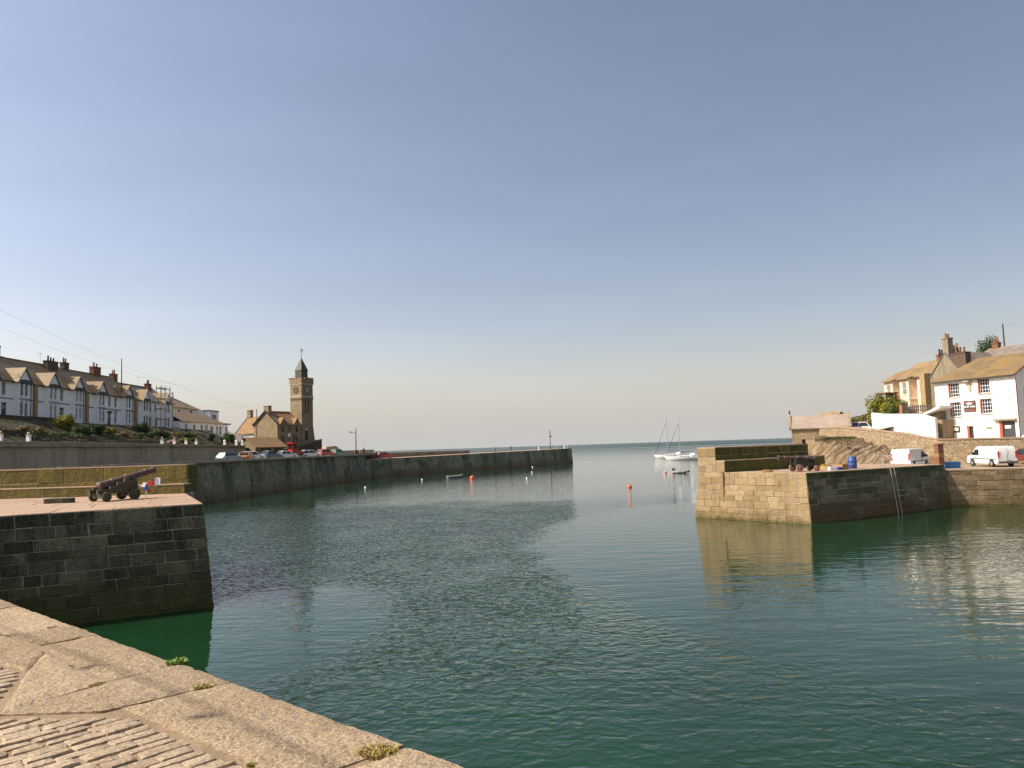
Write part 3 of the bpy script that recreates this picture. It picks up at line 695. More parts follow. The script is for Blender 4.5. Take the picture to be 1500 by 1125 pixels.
# gate posts and fence along the wall top
for i, (y, h_, tone) in enumerate([(75.5,.85,0),(79.9,.85,0),(110.3,.85,0),(114.3,.8,0),(118.4,.8,0),(122.2,.8,0)]):
    o = empty('gate_post', (-50.4,y,wtop(y)), 0, 'weathered white gate post at the open end of the dark timber fence' if i < 2 else 'weathered white gate post on the wall beyond the dark timber fence', 'post', 'gate posts at the open end of the fence' if i < 2 else 'gate posts beyond the fence')
    m = MB(); m.box(-.17,.17,-.17,.17,0,h_*.8); m.build('shaft', M['white'], o)
    m = MB(); m.box(-.23,.23,-.23,.23,h_*.8+.002,h_*.86); m.lathe([(.05,0),(.13,.05),(.16,.13),(.13,.21),(.03,.26)], 10, 0, (0,0,h_*.86)); m.build('cap', M['sandstone'], o)
for i, y in enumerate((134.2,139.8,143.0)):
    o = empty('gate_post', (-50.4,min(y,142.9),wtop(y)), 0, 'bright white ball topped post on the wall end before the bungalow steps', 'post', 'white ball posts before the bungalow')
    m = MB(); m.box(-.2,.2,-.2,.2,0,.5); m.build('shaft', M['white'], o)
    m = MB(); m.lathe([(.1,0),(.2,.06),(.25,.2),(.2,.34),(.06,.4)], 10, 0, (0,0,.5)); m.build('cap', M['white'], o)
fe = empty('rail_fence', (-50.5,70,wtop(70)), 0, 'low dark timber fence along the top of the grey retaining wall', 'fence')
for i in range(26):
    y = 81+i*1.15; m = MB(); m.box(-.04,.04,-.04,.04,0,.75); m.build('post', M['pole'], fe, loc=(0,y-70,wtop(y)-wtop(70)))
for zz in (.18,.42,.66):
    m = MB(); m.hexa([(-.03,11,zz-.05+wtop(81)-wtop(70)),(.03,11,zz-.05+wtop(81)-wtop(70)),(.03,39.8,zz-.05+wtop(109.8)-wtop(70)),(-.03,39.8,zz-.05+wtop(109.8)-wtop(70)),(-.03,11,zz+.05+wtop(81)-wtop(70)),(.03,11,zz+.05+wtop(81)-wtop(70)),(.03,39.8,zz+.05+wtop(109.8)-wtop(70)),(-.03,39.8,zz+.05+wtop(109.8)-wtop(70))]); m.build('rail', M['pole'], fe)

# ------------------------------------------------------------------ house pieces
WC = {}
def window(parent, x, z, w, h, y=0.0, frame='framew', nx=1, nz=2, pane='glass', sill=True, sillmat='framew', rev=.16, rz=None, head=0.0):
    key = (round(w,3),round(h,3),frame,nx,nz,sill,sillmat,rev)
    if key not in WC:
        m = MB(); t = .06
        for b in ((0,t,0,h),(w-t,w,0,h),(t,w-t,0,t),(t,w-t,h-t,h)): m.box(b[0],b[1],rev-.07,rev-.005,b[2],b[3])
        for i in range(1,nx): m.box(w*i/nx-.018,w*i/nx+.018,rev-.055,rev-.012,t,h-t)
        for i in range(1,nz): m.box(t,w-t,rev-.057,rev-.010,h*i/nz-.022,h*i/nz+.022)
        if sill: m.box(-.08,w+.08,-.08,rev-.072,-.10,-.002,1)
        WC[key] = m.me('window', [M[frame], M[sillmat]])
        m = MB(); m.box(.01,w-.01,rev-.032,rev-.022,.01,h-.01); WC[key+('p',)] = m.me('pane', M['glass']); 
        m = MB(); m.box(.01,w-.01,rev-.032,rev-.022,.01,h-.01); WC[key+('c',)] = m.me('pane', M['curtain'])
    o = link('window', WC[key], parent, (x,y,z), rz)
    link('pane', WC[key+('p' if pane == 'glass' else 'c',)], o)
    return o
def wall_face(m, x0, x1, z0, z1, ops, y=0.0, rev=.16, mi=0, P=None):
    P = P or (lambda x,yy,z:(x,yy,z))
    xs = sorted({x0,x1,*[o[0] for o in ops],*[o[0]+o[2] for o in ops]}); zs = sorted({z0,z1,*[o[1] for o in ops],*[o[1]+o[3] for o in ops]})
    for a, b in zip(xs[:-1], xs[1:]):
        for c, d in zip(zs[:-1], zs[1:]):
            cx, cz = (a+b)/2, (c+d)/2
            if any(o[0] < cx < o[0]+o[2] and o[1] < cz < o[1]+o[3] for o in ops): continue
            m.poly([P(a,y,c),P(b,y,c),P(b,y,d),P(a,y,d)], mi)
    for o in ops:
        a, b, c, d = o[0], o[0]+o[2], o[1], o[1]+o[3]
        for q in ([(a,c),(b,c)],[(b,c),(b,d)],[(b,d),(a,d)],[(a,d),(a,c)]):
            (u0,v0),(u1,v1) = q
            m.poly([P(u0,y,v0),P(u1,y,v1),P(u1,y+rev,v1),P(u0,y+rev,v0)], mi)
def gable_roof(m, x0, x1, yf, yb, ze, zr, th=.14, over=.25, mi=0, yr=None):
    yr = (yf+yb)/2 if yr is None else yr
    sf = (zr-ze)/(yr-yf); sb = (zr-ze)/(yb-yr)
    f, b = yf-over, yb+over; zf, zb = ze-sf*over, ze-sb*over
    for (ya,za),(yc,zc) in (((f,zf),(yr,zr)),((b,zb),(yr,zr))):
        m.hexa([(x0,ya,za),(x1,ya,za),(x1,yc,zc),(x0,yc,zc),(x0,ya,za+th),(x1,ya,za+th),(x1,yc,zc+th),(x0,yc,zc+th)], mi)
def chimney(parent, x, y, z0, z1, wx=.9, wy=.6, pots=2, mat='brick', pmat='pot', caph=.14):
    m = MB(); m.box(x-wx/2,x+wx/2,y-wy/2,y+wy/2,z0,z1-caph); m.box(x-wx/2-.07,x+wx/2+.07,y-wy/2-.07,y+wy/2+.07,z1-caph+.002,z1)
    o = m.build('chimney', M[mat], parent)
    for i in range(pots):
        m = MB(); px_ = x+(i-(pots-1)/2)*(wx*.8/max(pots,1)) if wx >= wy else x; py_ = y if wx >= wy else y+(i-(pots-1)/2)*(wy*.8/max(pots,1))
        hp = rnd.uniform(.45,.8); m.lathe([(.15,0),(.12,hp*.5),(.12,hp*.85),(.15,hp*.9),(.15,hp)], 8, 0, (px_,py_,z1+.002)); m.build('chimney_pot', M[pmat], o, smooth=True)
    return o
def ellipse_plate(m, x, z, rx, rz_, y, th=.03, n=14, mi=0):
    pts = [(x+rx*math.cos(2*math.pi*i/n), z+rz_*math.sin(2*math.pi*i/n)) for i in range(n)]
    m.exy(pts, y-th, y, mi)

# ------------------------------------------------------------------ terrace of white bay-fronted houses (front faces +X)
def bay(parent, xc, He, trim, curt, plaque, gablemat='white'):
    hw, fw, pr = 1.35, 1.0, .7
    for sgn in (0,):
        m = MB(); ops = []
        for z in (.75, 3.45):
            for dx in (-.88, .10): ops.append((xc+dx, z, .78, 1.85))
        wall_face(m, xc-fw, xc+fw, 0, He, ops, -pr)
        m.poly([(xc-hw,0,0),(xc-fw,-pr,0),(xc-fw,-pr,He),(xc-hw,0,He)]); m.poly([(xc+fw,-pr,0),(xc+hw,0,0),(xc+hw,0,He),(xc+fw,-pr,He)])
        m.build('bay', M['white'], parent)
    for k, (x, z, w, h) in enumerate(ops): window(parent, x, z, w, h, -pr, pane='curtain' if curt[k % len(curt)] else 'glass')
    m = MB(); m.exy([(xc-fw-.12,2.98),(xc+fw+.12,2.98),(xc+fw+.12,3.12),(xc-fw-.12,3.12)], -pr-.07, -pr+.02); m.build('string_course', M[trim], parent)
    if plaque:
        for dx in (-.49,.49):
            m = MB(); ellipse_plate(m, xc+dx, 2.80-.0, .30, .13, -pr-.004); m.build('plaque', M[plaque], parent)
    # dark curved hood
    pts = [(xc-hw-.1,He-.02)]+[(xc+(hw+.1)*math.cos(math.pi*(1-i/10)), He+.12+.38*math.sin(math.pi*i/10)) for i in range(11)]+[(xc+hw+.1,He-.02)]
    m = MB(); m.exy(pts, -pr-.22, -.05); m.build('hood', M['trimdark'], parent)
    # gable over the bay and its roof
    gh = 1.75; gb = He+.30
    m = MB(); m.exy([(xc-hw,gb),(xc+hw,gb),(xc,gb+gh)], -pr-.06, .3); m.build('gable', M[gablemat], parent)
    m = MB(); yb = 3.2
    for sg in (-1,1):
        x_e, z_e = xc+sg*(hw+.25), gb-.30
        m.hexa([(x_e,-pr-.2,z_e),(xc,-pr-.2,gb+gh+.02),(xc,yb,gb+gh+.02),(x_e,yb,z_e),(x_e,-pr-.2,z_e+.12),(xc,-pr-.2,gb+gh+.15),(xc,yb,gb+gh+.15),(x_e,yb,z_e+.12)])
    m.build('gable_roof', M['slate'], parent)
    m = MB()
    for sg in (-1,1):
        x_e, z_e = xc+sg*(hw+.25), gb-.32
        m.hexa([(x_e,-pr-.26,z_e-.08),(xc,-pr-.26,gb+gh-.08),(xc,-pr-.205,gb+gh-.08),(x_e,-pr-.205,z_e-.08),(x_e,-pr-.26,z_e+.10),(xc,-pr-.26,gb+gh+.12),(xc,-pr-.205,gb+gh+.12),(x_e,-pr-.205,z_e+.10)])
    m.build('barge_board', M[trim], parent)
def terrace(y0, y1, z0, label, bays, wins, doors, trim='trimblue', plaque=None, curt=(0,1), He=5.55, roofmat='slate', ridge=3.6, dp=8.5):
    W = y1-y0
    o = empty('terraced_house', (-67.4,y0,z0), R(90), label, 'house', 'white terraced houses above the harbour')
    ops = [(x,z,.85,1.75) for x,z in wins]+[(x,0.05,1.0,2.35) for x in doors]
    m = MB(); wall_face(m, 0, W, 0, He, ops, 0)
    m.poly([(0,0,0),(0,dp,0),(0,dp,He),(0,dp/2,He+ridge),(0,0,He)]); m.poly([(W,0,0),(W,dp,0),(W,dp,He),(W,dp/2,He+ridge),(W,0,He)]); m.poly([(0,dp,0),(W,dp,0),(W,dp,He),(0,dp,He)])
    m.build('wall', M['white'], o)
    m = MB(); gable_roof(m, -.06, W+.06, 0, dp, He, He+ridge, over=.35); m.box(-.05,W+.05,dp/2-.12,dp/2+.12,He+ridge+.1,He+ridge+.24); m.build('roof', M[roofmat], o)
    m = MB(); m.box(0,W,-.42,-.30,He-.32,He-.18); m.build('gutter', M['trimdark'], o)
    m = MB(); m.box(0,W,-.06,-.003,2.96,3.10); m.build('string_course', M[trim], o)
    for x, z in wins:
        window(o, x, z, .85, 1.75, 0, pane='glass')
        m = MB(); n = 8
        pts = [(x+.425+.62*math.cos(math.pi*i/n), z+1.78+.30*math.sin(math.pi*i/n)) for i in range(n+1)]+[(x+.425+.45*math.cos(math.pi*(n-i)/n), z+1.76+.16*math.sin(math.pi*(n-i)/n)) for i in range(n+1)]
        m.exy(pts, -.08, -.004); m.build('hood_mould', M['framew'] if trim == 'trimblue' else M[trim], o)
    for x in doors:
        m = MB(); m.box(x,x+1.0,.10,.15,.05,2.4); d_ = m.build('door', M['trimdark'], o)
        m = MB(); m.box(x+.2,x+.8,.08,.099,1.55,2.15); m.build('pane', M['glass'], d_)
        m = MB(); n = 8
        pts = [(x+.5+.78*math.cos(math.pi*i/n), 2.42+.36*math.sin(math.pi*i/n)) for i in range(n+1)]
        m.exy(pts, -.18, -.004); m.build('door_hood', M['framew'] if trim == 'trimblue' else M[trim], o)
    for xx in (.5, W-.5):
        m = MB(); m.tube((xx,-.08,0),(xx,-.08,He-.2),.05,.05,6); m.build('downpipe', M['trimdark' if trim == 'trimdark' else 'framed'], o)
    m = MB(); ax_ = W*.63; m.tube((ax_,dp/2,He+ridge),(ax_,dp/2,He+ridge+1.9),.025,.025,5)
    for q_ in range(4): m.tube((ax_-.35+q_*.2,dp/2-.3,He+ridge+1.8),(ax_-.35+q_*.2,dp/2+.3,He+ridge+1.8),.012,.012,4)
    m.tube((ax_-.4,dp/2,He+ridge+1.8),(ax_+.4,dp/2,He+ridge+1.8),.015,.015,4); m.build('aerial', M['steel'], o)
    for i, b in enumerate(bays): bay(o, b, He-.35, trim, curt, plaque)
    return o
h1 = terrace(94.0,107.6,11.55,'white terraced house with a stone garden wall at its foot, beside a sun-tinted pilaster', [4.0,10.6], [(1.2,.75),(1.2,3.45),(7.0,3.45)], [7.0], 'trimblue', 'plaqueblue', (0,0))
h2 = terrace(108.0,120.7,11.5,'white terraced house with blue ovals between its bay windows', [3.3,9.8], [(6.1,3.45)], [6.05], 'trimblue', 'plaqueblue', (1,1))
h3 = terrace(121.1,136.4,11.35,'white terraced house with black arched hoods and black oval plaques', [3.4,12.0], [(6.6,3.45),(8.6,3.45),(8.6,.75)], [6.5], 'trimdark', 'trimdark', (1,0), roofmat='slate')
h4 = terrace(136.9,152.2,11.15,'white terraced house with scaffolding poles against its front, at the terrace end', [2.6,11.3], [(5.3,3.45),(7.3,3.45),(5.3,.75)], [7.6], 'framew', None, (0,0), roofmat='slategrey', ridge=3.0)
for h_, xx in ((h2,-.30),(h3,-.30),(h4,-.40)):
    m = MB(); m.box(xx,xx+.62 if h_ is not h4 else xx+.8,-.30,.2,-.4,5.35); m.build('sidewall', M['ochre'], h_)  # ochre colour stands for warm sun on the stepped white return walls
chimney(h1, .8, 3.2, 6.6, 10.1, 2.4, .8, 3, 'brickdark', 'potdark'); chimney(h1, 7.0, 3.0, 7.4, 9.4, 2.2, .7, 2, 'brick')
chimney(h2, -.2, 5.6, 8.0, 11.1, 1.2, .7, 2, 'brick', 'potdark'); chimney(h2, 9.6, 3.6, 7.0, 9.9, 2.6, .8, 3, 'brickdark', 'potdark')
chimney(h3, 1.5, 4.4, 8.2, 10.4, 1.4, .7, 2, 'brickdark'); chimney(h3, 10.2, 4.2, 8.0, 10.6, 2.2, .8, 2, 'brick'); 
chimney(h4, 1.6, 4.8, 7.6, 10.3, 1.5, .8, 2, 'brick'); chimney(h4, 12.0, 3.5, 7.2, 9.3, 1.3, .8, 2, 'brick')
m = MB(); gable_roof(m, -1.5, 9.0, 5.0, 12, 7.6, 10.4); m.build('rear_roof', M['slategrey'], h1)
# end return wall of the last house
# scaffolding
sc = empty('scaffolding', (-66.1,141.3,11.2), R(90), 'steel tube scaffolding on the front of the end terraced house', 'scaffold')
for x in (0,1.7,3.4):
    for y in (0,-1.0):
        m = MB(); m.tube((x,y-.4,0),(x,y-.4,8.2),.06,.06,6); m.build('pole', M['steel'], sc)
for z in (1.9,3.8,5.7,7.6):
    for y in (0,-1.0):
        m = MB(); m.tube((-.3,y-.4,z),(3.7,y-.4,z),.05,.05,6); m.build('ledger', M['steel'], sc)
    m = MB(); m.box(-.3,3.7,-1.35,-.45,z+.07,z+.12); m.build('board', M['wood'], sc)
# garden walls in front of the terrace
def garden_wall(x, y0, y1, z0, h, label, mat='rubbledark', th=.4):
    o = empty('garden_wall', (x,y0,z0), 0, label, 'wall')
    m = MB(); m.box(-th,0,0,y1-y0,-.9,h); m.build('wall_body', M[mat], o)
    k = int((y1-y0)/1.2)+1
    for i in range(k):
        m = MB(); a, b = (y1-y0)*i/k+.01, (y1-y0)*(i+1)/k-.01; m.box(-th-.05,.05,a,b,h+.002,h+.11+rnd.uniform(0,.03)); m.build('cap_stone', M[mat], o)
    return o
garden_wall(-63.2,93,108.4,11.0,.85,'dark stone garden wall below the first white terraced house')
garden_wall(-62.6,109.5,122,10.7,.55,'low dark garden wall below the house with blue ovals')
garden_wall(-62.8,122.6,139.0,10.6,.7,'dark garden wall below the house with black hoods')
garden_wall(-62.0,139.4,158,10.2,.95,'brown stone garden wall below the scaffolded house','rubble')
garden_wall(-59.3,93,124,9.3,1.05,'long dark rubble terrace wall across the middle of the garden bank')
garden_wall(-59.0,125,141,9.1,1.0,'short dark rubble terrace wall below the scaffolded house')
garden_wall(-56.5,52,92,9.0,.5,'long low stone wall on the garden bank before the first house')

# ------------------------------------------------------------------ shrubs
SH = {}
def leaf_mesh(key, mat, n, rx, ry, rz, leaf, seed, lobes=7):
    if key in SH: return SH[key]
    rg = random.Random(seed); m = MB(); lb = []
    for i in range(lobes):
        a = rg.uniform(0,6.28); d = rg.uniform(.15,.62); lb.append((math.cos(a)*d*rx, math.sin(a)*d*ry, rg.uniform(.25,.72)*rz, rg.uniform(.32,.55)))
    for i in range(n):
        l = rg.choice(lb); v = Vector((rg.gauss(0,1),rg.gauss(0,1),rg.gauss(0,1))).normalized()*(rg.random()**.45)
        p_ = Vector((l[0]+v.x*rx*l[3], l[1]+v.y*ry*l[3], max(.03, l[2]+v.z*rz*l[3])))
        nrm = (v+Vector((rg.uniform(-.6,.6),rg.uniform(-.6,.6),rg.uniform(-.2,.8)))).normalized()
        a = nrm.orthogonal().normalized(); a = Matrix.Rotation(rg.uniform(0,6.28),3,nrm)@a; b = nrm.cross(a); s_ = leaf*rg.uniform(.6,1.3)
        m.add([p_-a*s_, p_+b*s_*.45, p_+a*s_, p_-b*s_*.45], [(0,1,2,3)])
    SH[key] = m.me('foliage', mat); return SH[key]
def shrub(pos, rx, ry, rz, mat, label, name='shrub', n=900, leaf=.10, seed=0, group=None, rzr=0):
    o = empty(name, pos, rzr, label, 'shrub', group)
    link('foliage', leaf_mesh((mat,n,rx,ry,rz,leaf,seed), M[mat], n, rx, ry, rz, leaf, seed), o)
    m = MB()
    for i in range(4):
        a = i*1.6+seed; m.tube((0,0,-.2),(math.cos(a)*rx*.35,math.sin(a)*ry*.35,rz*.55),.05,.02,5)
    m.build('stem', M['pole'], o)
    return o
def onbank(x, y): return (x, y, hl(x,y)-.05)
shrub(onbank(-58.5,100.6), 1.6,1.9,1.9,'leafyel','big yellow green shrub sprawling over the bank beside the sun-tinted pilaster', n=2600, leaf=.13, seed=3)
shrub(onbank(-56.5,100.0), 1.3,2.6,1.2,'leafdark','dark green shrub at the foot of the yellow green shrub', n=2000, leaf=.12, seed=4)
shrub(onbank(-57.6,106.6), 1.3,2.6,1.2,'leafdark','spreading dark shrub below the house with blue ovals', n=2000, leaf=.12, seed=5)
shrub(onbank(-57.2,108.6), 1.1,1.2,1.0,'leafyel','small yellow green shrub in the spreading dark shrub', n=1100, leaf=.11, seed=6)
shrub(onbank(-58.6,121.5), 1.3,2.6,1.6,'leafdark','dark bush below the house with black hoods', n=2000, leaf=.13, seed=7)
shrub(onbank(-57.4,124.4), 1.0,1.8,1.0,'leafmid','mid green bush right of the dark bush on the garden bank', n=1300, leaf=.12, seed=8)
shrub(onbank(-54.6,127.4), 1.0,1.6,.8,'leafyel','low yellow bush on the bank above the wall', n=1000, leaf=.11, seed=9)
shrub(onbank(-54.0,121.6), .9,1.6,.75,'flower','pink flowering plant on the bank behind the wall', n=900, leaf=.10, seed=10)
for i, y in enumerate((109.5,112.2,114.8,117.2)):
    shrub(onbank(-54.2,y), 1.0,1.5,.75,'leafdry','dry straw coloured plant on the garden bank', n=800, leaf=.10, seed=11, group='dry plants on the garden bank')
shrub(onbank(-56.5,143.5), 1.2,2.4,1.1,'leafdark','dark shrub below the bungalow terrace', n=1600, leaf=.13, seed=15)
shrub(onbank(-55.5,147.5), 1.1,2.0,1.1,'leafmid','green shrub in the bungalow garden', n=1400, leaf=.13, seed=16)
shrub((-56.6,153.5,7.6), 1.5,1.6,3.0,'leafmid','tall round green bush at the corner of the bungalow garden', n=2600, leaf=.15, seed=17)
shrub((-52.5,149.5,7.0), .9,1.5,.8,'leafdry','dry orange plant at the bungalow garden corner', n=800, leaf=.12, seed=18)
for i in range(9):
    y = 62+i*4.4+rnd.uniform(-1,1); x = -54.5-rnd.uniform(0,3)
    shrub(onbank(x,y), 1.1,1.8,.8,['leafdark','leafdry','leafmid'][i%3],['dark low plant on the garden bank below the first house','dry low plant on the garden bank below the first house','green low plant on the garden bank below the first house'][i%3], n=900, leaf=.11, seed=20+i%3, group='low plants on the bank below the first house', rzr=i)
for i in range(34):
    y = 88+i*1.55+rnd.uniform(-.6,.6); x = -52.2-rnd.uniform(0,5.5); k = rnd.choice((0,0,1,2,2))
    shrub(onbank(x,y), 1.0,1.5,.75,['leafdark','leafdry','leafmid'][k],['low dark plant among the garden bank planting','low straw coloured plant among the garden bank planting','low green plant among the garden bank planting'][k], n=700, leaf=.11, seed=40+k, group=['dark planting on the bank','straw planting on the bank','green planting on the bank'][k], rzr=i*1.3)
gc = MB(); rg = random.Random(123)
for i in range(16000):
    x, y = rg.uniform(-62.5,-50.8), rg.uniform(58,142)
    if noise.noise(Vector((x*.35,y*.35,7))) < -.12: continue
    z = hl(x,y); hgt = .12+.35*max(0,noise.noise(Vector((x*.8,y*.8,2))))
    a_ = rg.uniform(0,6.28); dx, dy = math.cos(a_)*.12, math.sin(a_)*.12; tz = rg.uniform(.03,hgt)
    gc.add([(x-dx,y-dy,z+tz*.6),(x+dy*.5,y-dx*.5,z+tz),(x+dx,y+dy,z+tz*1.3),(x-dy*.5,y+dx*.5,z+tz)], [(0,1,2,3)], 0 if rg.random() < .7 else 1)
tag(gc.build('ground_cover', [M['leafdark'], M['leafdry']]), 'low tangled ground cover all over the terrace garden bank', 'ground cover', kind='stuff')
# ground for the bungalow garden end and the institute
m = MB(); m.poly([(-61.5,142.5,7.5),(-50.4,142.5,7.5),(-51.0,152,7.2),(-58,156,7.2),(-61.5,156,7.3)]); 
m.poly([(-50.4,142.5,7.5),(-50.4,142.5,5.0),(-51.0,152,5.0),(-51.0,152,7.2)]); m.poly([(-51.0,152,7.2),(-51.0,152,5.0),(-58,156,5.0),(-58,156,7.2)])
tag(m.build('garden_terrace', M['soil']), kind='structure')

# ------------------------------------------------------------------ bungalow and two-storey house right of the terrace
bg = empty('bungalow', (-66.5,153.2,10.6), R(90), 'low white bungalow with a brown hipped roof at the end of the terrace', 'house')
W = 26.0
ops = [(2.4,.2,1.2,1.9),(6.4,.2,1.2,1.9),(10.2,.15,1.3,2.1),(12.3,.15,1.9,2.1),(15.3,.5,1.9,1.5),(18.8,.0,1.1,2.2),(20.5,.15,1.6,2.0),(24.2,.0,1.1,2.1)]
m = MB(); wall_face(m, 0, W, -1.2, 2.6, ops, 0); m.poly([(W,0,-1.2),(W,7,-1.2),(W,7,2.6),(W,0,2.6)]); m.poly([(0,0,-1.2),(0,7,-1.2),(0,7,2.6),(0,0,2.6)]); m.build('wall', M['white'], bg)
for x, z, w_, h_ in ops: window(bg, x, z, w_, h_, 0, nx=2 if w_ > 1.5 else 1, pane='curtain' if x in (2.4,12.3) else 'glass')
m = MB(); e = .4; m.add([(-.0,-e,2.5),(W-2,-e,2.5),(W+e-2,7,2.5),(0,7,2.5),(0,3.5,4.9),(W-6.5,3.5,4.9),(0,-e,2.62),(W-2,-e,2.62)], [(6,7,5,4),(0,1,7,6),(7,2,5),(3,4,5,2)]); m.build('roof', M['slate'], bg)
m = MB(); m.box(W-3,W+1.2,-.3,7,2.62,2.85); m.build('flat_roof', M['lead'], bg)
m = MB(); m.box(0,26,-5.2,-5.0,-1.5,-.25); m.box(0,26,-5.25,-4.95,-.248,-.18); m.build('terrace_wall', M['white'], bg)
m = MB(); m.box(0,26,-4.99,-.01,-1.5,-1.0); m.build('terrace_floor', M['concrete'], bg)
th2 = empty('gabled_house', (-74,156,10.6), R(90), 'tall white house with an orange lichened hipped roof behind the bungalow', 'house')
W2 = 27.5; ops = [(3,5.0,1.2,1.2),(9,4.9,1.6,1.1),(13.4,4.4,1.1,1.5),(19.7,2.6,1.4,3.4)]
m = MB(); wall_face(m, 0, W2, 0, 6.4, ops, 0); m.poly([(W2,0,0),(W2,9,0),(W2,9,6.4),(W2,0,6.4)]); m.poly([(0,0,0),(0,9,0),(0,9,6.4),(0,0,6.4)]); m.build('wall', M['white'], th2)
for x, z, w_, h_ in ops: window(th2, x, z, w_, h_, 0, frame='framed', nx=1, nz=1)
m = MB(); e = .4; zr = 9.6
m.add([(-.4,-e,6.3),(W2-4,-e,6.3),(W2,9.4,6.3),(-.4,9.4,6.3),(-.4,4.5,zr),(13.5,4.5,zr)], [(0,1,5,4),(1,2,5),(2,3,4,5)]); m.build('roof', M['slateorange'], th2)
m = MB(); m.add([(7.5,-.9,6.3),(W2-3.4,-.9,6.3),(W2-7,3.9,9.0),(14,3.9,9.9),(W2-3.4,8,6.3)], [(0,1,2,3),(1,4,2)]); m.build('front_roof', M['slate'], th2)
chimney(th2, W2-8, 4.5, 8.0, 10.3, .9, 1.3, 1, 'white', 'potdark')
fx = empty('flat_roofed_extension', (-72.5,183.4,10.2), R(90), 'pale grey flat roofed block with a dark window beside the tall white house', 'house')
ops = [(1.4,4.2,2.6,1.6)]
m = MB(); wall_face(m, 0, 5.6, -2, 6.6, ops, 0); m.box(0,.001,0,8,-2,6.6); m.poly([(5.6,0,-2),(5.6,8,-2),(5.6,8,6.6),(5.6,0,6.6)]); m.build('wall', M['white'], fx)
m = MB(); m.box(-.15,5.75,-.15,8,6.602,6.85); m.build('flat_roof', M['trimdark'], fx); window(fx, 1.4, 4.2, 2.6, 1.6, 0, frame='framed', nx=2, nz=1)

# ------------------------------------------------------------------ clock tower institute
TH = R(60)
inst = empty('clock_tower_institute', (-47.6,173,8.0), TH, 'stone institute with a tall clock tower, steep roof and paired windows', 'institute')
# local frame: x along the facade (right/away), y into the building, front at y = 0; tower 0..3.5, hall -7.1..0
TW = 3.5
m = MB()
ops_f = [(1.0,1.0,.95,2.1)]
slits = [(1.0,7.2,.38,4.2),(1.9,7.2,.38,4.2)]
wall_face(m, 0, TW, -3, 14.9, ops_f+slits, 0, .3)
m.poly([(0,0,-3),(0,TW,-3),(0,TW,14.9),(0,0,14.9)]); m.poly([(TW,0,-3),(TW,TW,-3),(TW,TW,14.9),(TW,0,14.9)]); m.poly([(0,TW,-3),(TW,TW,-3),(TW,TW,14.9),(0,TW,14.9)])
m.build('tower', M['institute'], inst)
for i, (x, z, w_, h_) in enumerate(slits): m = MB(); m.box(x,x+w_,.26,.28,z,z+h_); m.build('slit_window', M['glass'], inst)
m = MB(); m.box(1.0,1.95,.26,.28,1.0,3.1); d_ = m.build('arched_door', M['glass'], inst)
m = MB(); m.exy([(.85,3.1),(2.1,3.1),(1.475,4.0)], -.06, .05); m.build('door_gable', M['sandstone'], inst)
# battered base on the seaward corner
m = MB(); m.add([(TW,0,-3),(TW+1.0,-.2,-3),(TW+1.0,TW,-3),(TW,TW,-3),(TW,0,4.2),(TW,TW,4.2)], [(0,1,4),(1,2,5,4),(2,3,5)]); m.build('buttress', M['institute'], inst)
m = MB(); 
for z, pr in ((10.6,.06),(10.83,.12)): m.box(-pr,TW+pr,-pr,TW+pr,z,z+.22)
m.box(-.1,TW+.1,-.1,TW+.1,13.55,13.8); m.build('string_course', M['sandstone'], inst)
for f_ in range(2):
    for k in range(7):
        t_ = k*.52+.06
        m = MB()
        if f_ == 0: m.box(t_,t_+.26,-.18,-.003,10.15,10.6)
        else: m.box(-.18,-.003,t_,t_+.26,10.15,10.6)
        m.build('corbel', M['institute'], inst)
m = MB(); q = -.14; r_ = TW+.14
for b in ((q,r_,q,q+.3),(q,r_,r_-.3,r_),(q,q+.3,q+.3,r_-.3),(r_-.3,r_,q+.3,r_-.3)): m.box(b[0],b[1],b[2],b[3],13.802,14.9)
m.build('parapet', M['institute'], inst)
for f_ in range(4):
    for k in range(4):
        t_ = q+.05+k*1.03; m = MB()
        if f_ == 0: m.box(t_,t_+.6,q-.01,q+.31,14.902,15.2)
        elif f_ == 1: m.box(q-.01,q+.31,t_+.35,t_+.95,14.902,15.2)
        elif f_ == 2: m.box(t_,t_+.6,r_-.31,r_+.01,14.902,15.2)
        else: m.box(r_-.31,r_+.01,t_+.35,t_+.95,14.902,15.2)
        m.build('merlon', M['institute'], inst)
# spire: square lantern with pyramid, vane
m = MB(); c_ = TW/2; b_ = .98
m.box(c_-b_,c_+b_,c_-b_,c_+b_,14.0,16.9)
m.add([(c_-b_-.1,c_-b_-.1,16.9),(c_+b_+.1,c_-b_-.1,16.9),(c_+b_+.1,c_+b_+.1,16.9),(c_-b_-.1,c_+b_+.1,16.9),(c_,c_,20.0)], [(0,1,4),(1,2,4),(2,3,4),(3,0,4),(3,2,1,0)]); m.build('spire', M['lead'], inst)
m = MB(); m.tube((c_,c_,19.6),(c_,c_,22.0),.06,.03,6); m.tube((c_-.5,c_,21.3),(c_+.5,c_,21.3),.03,.03,5); m.tube((c_,c_-.5,21.3),(c_,c_+.5,21.3),.03,.03,5); m.add([(c_-.5,c_,21.7),(c_+.55,c_,21.55),(c_+.55,c_,21.9)],[(0,1,2)]); m.lathe([(.03,0),(.12,.1),(.03,.2)],8,0,(c_,c_,20.3)); m.build('weather_vane', M['iron'], inst)
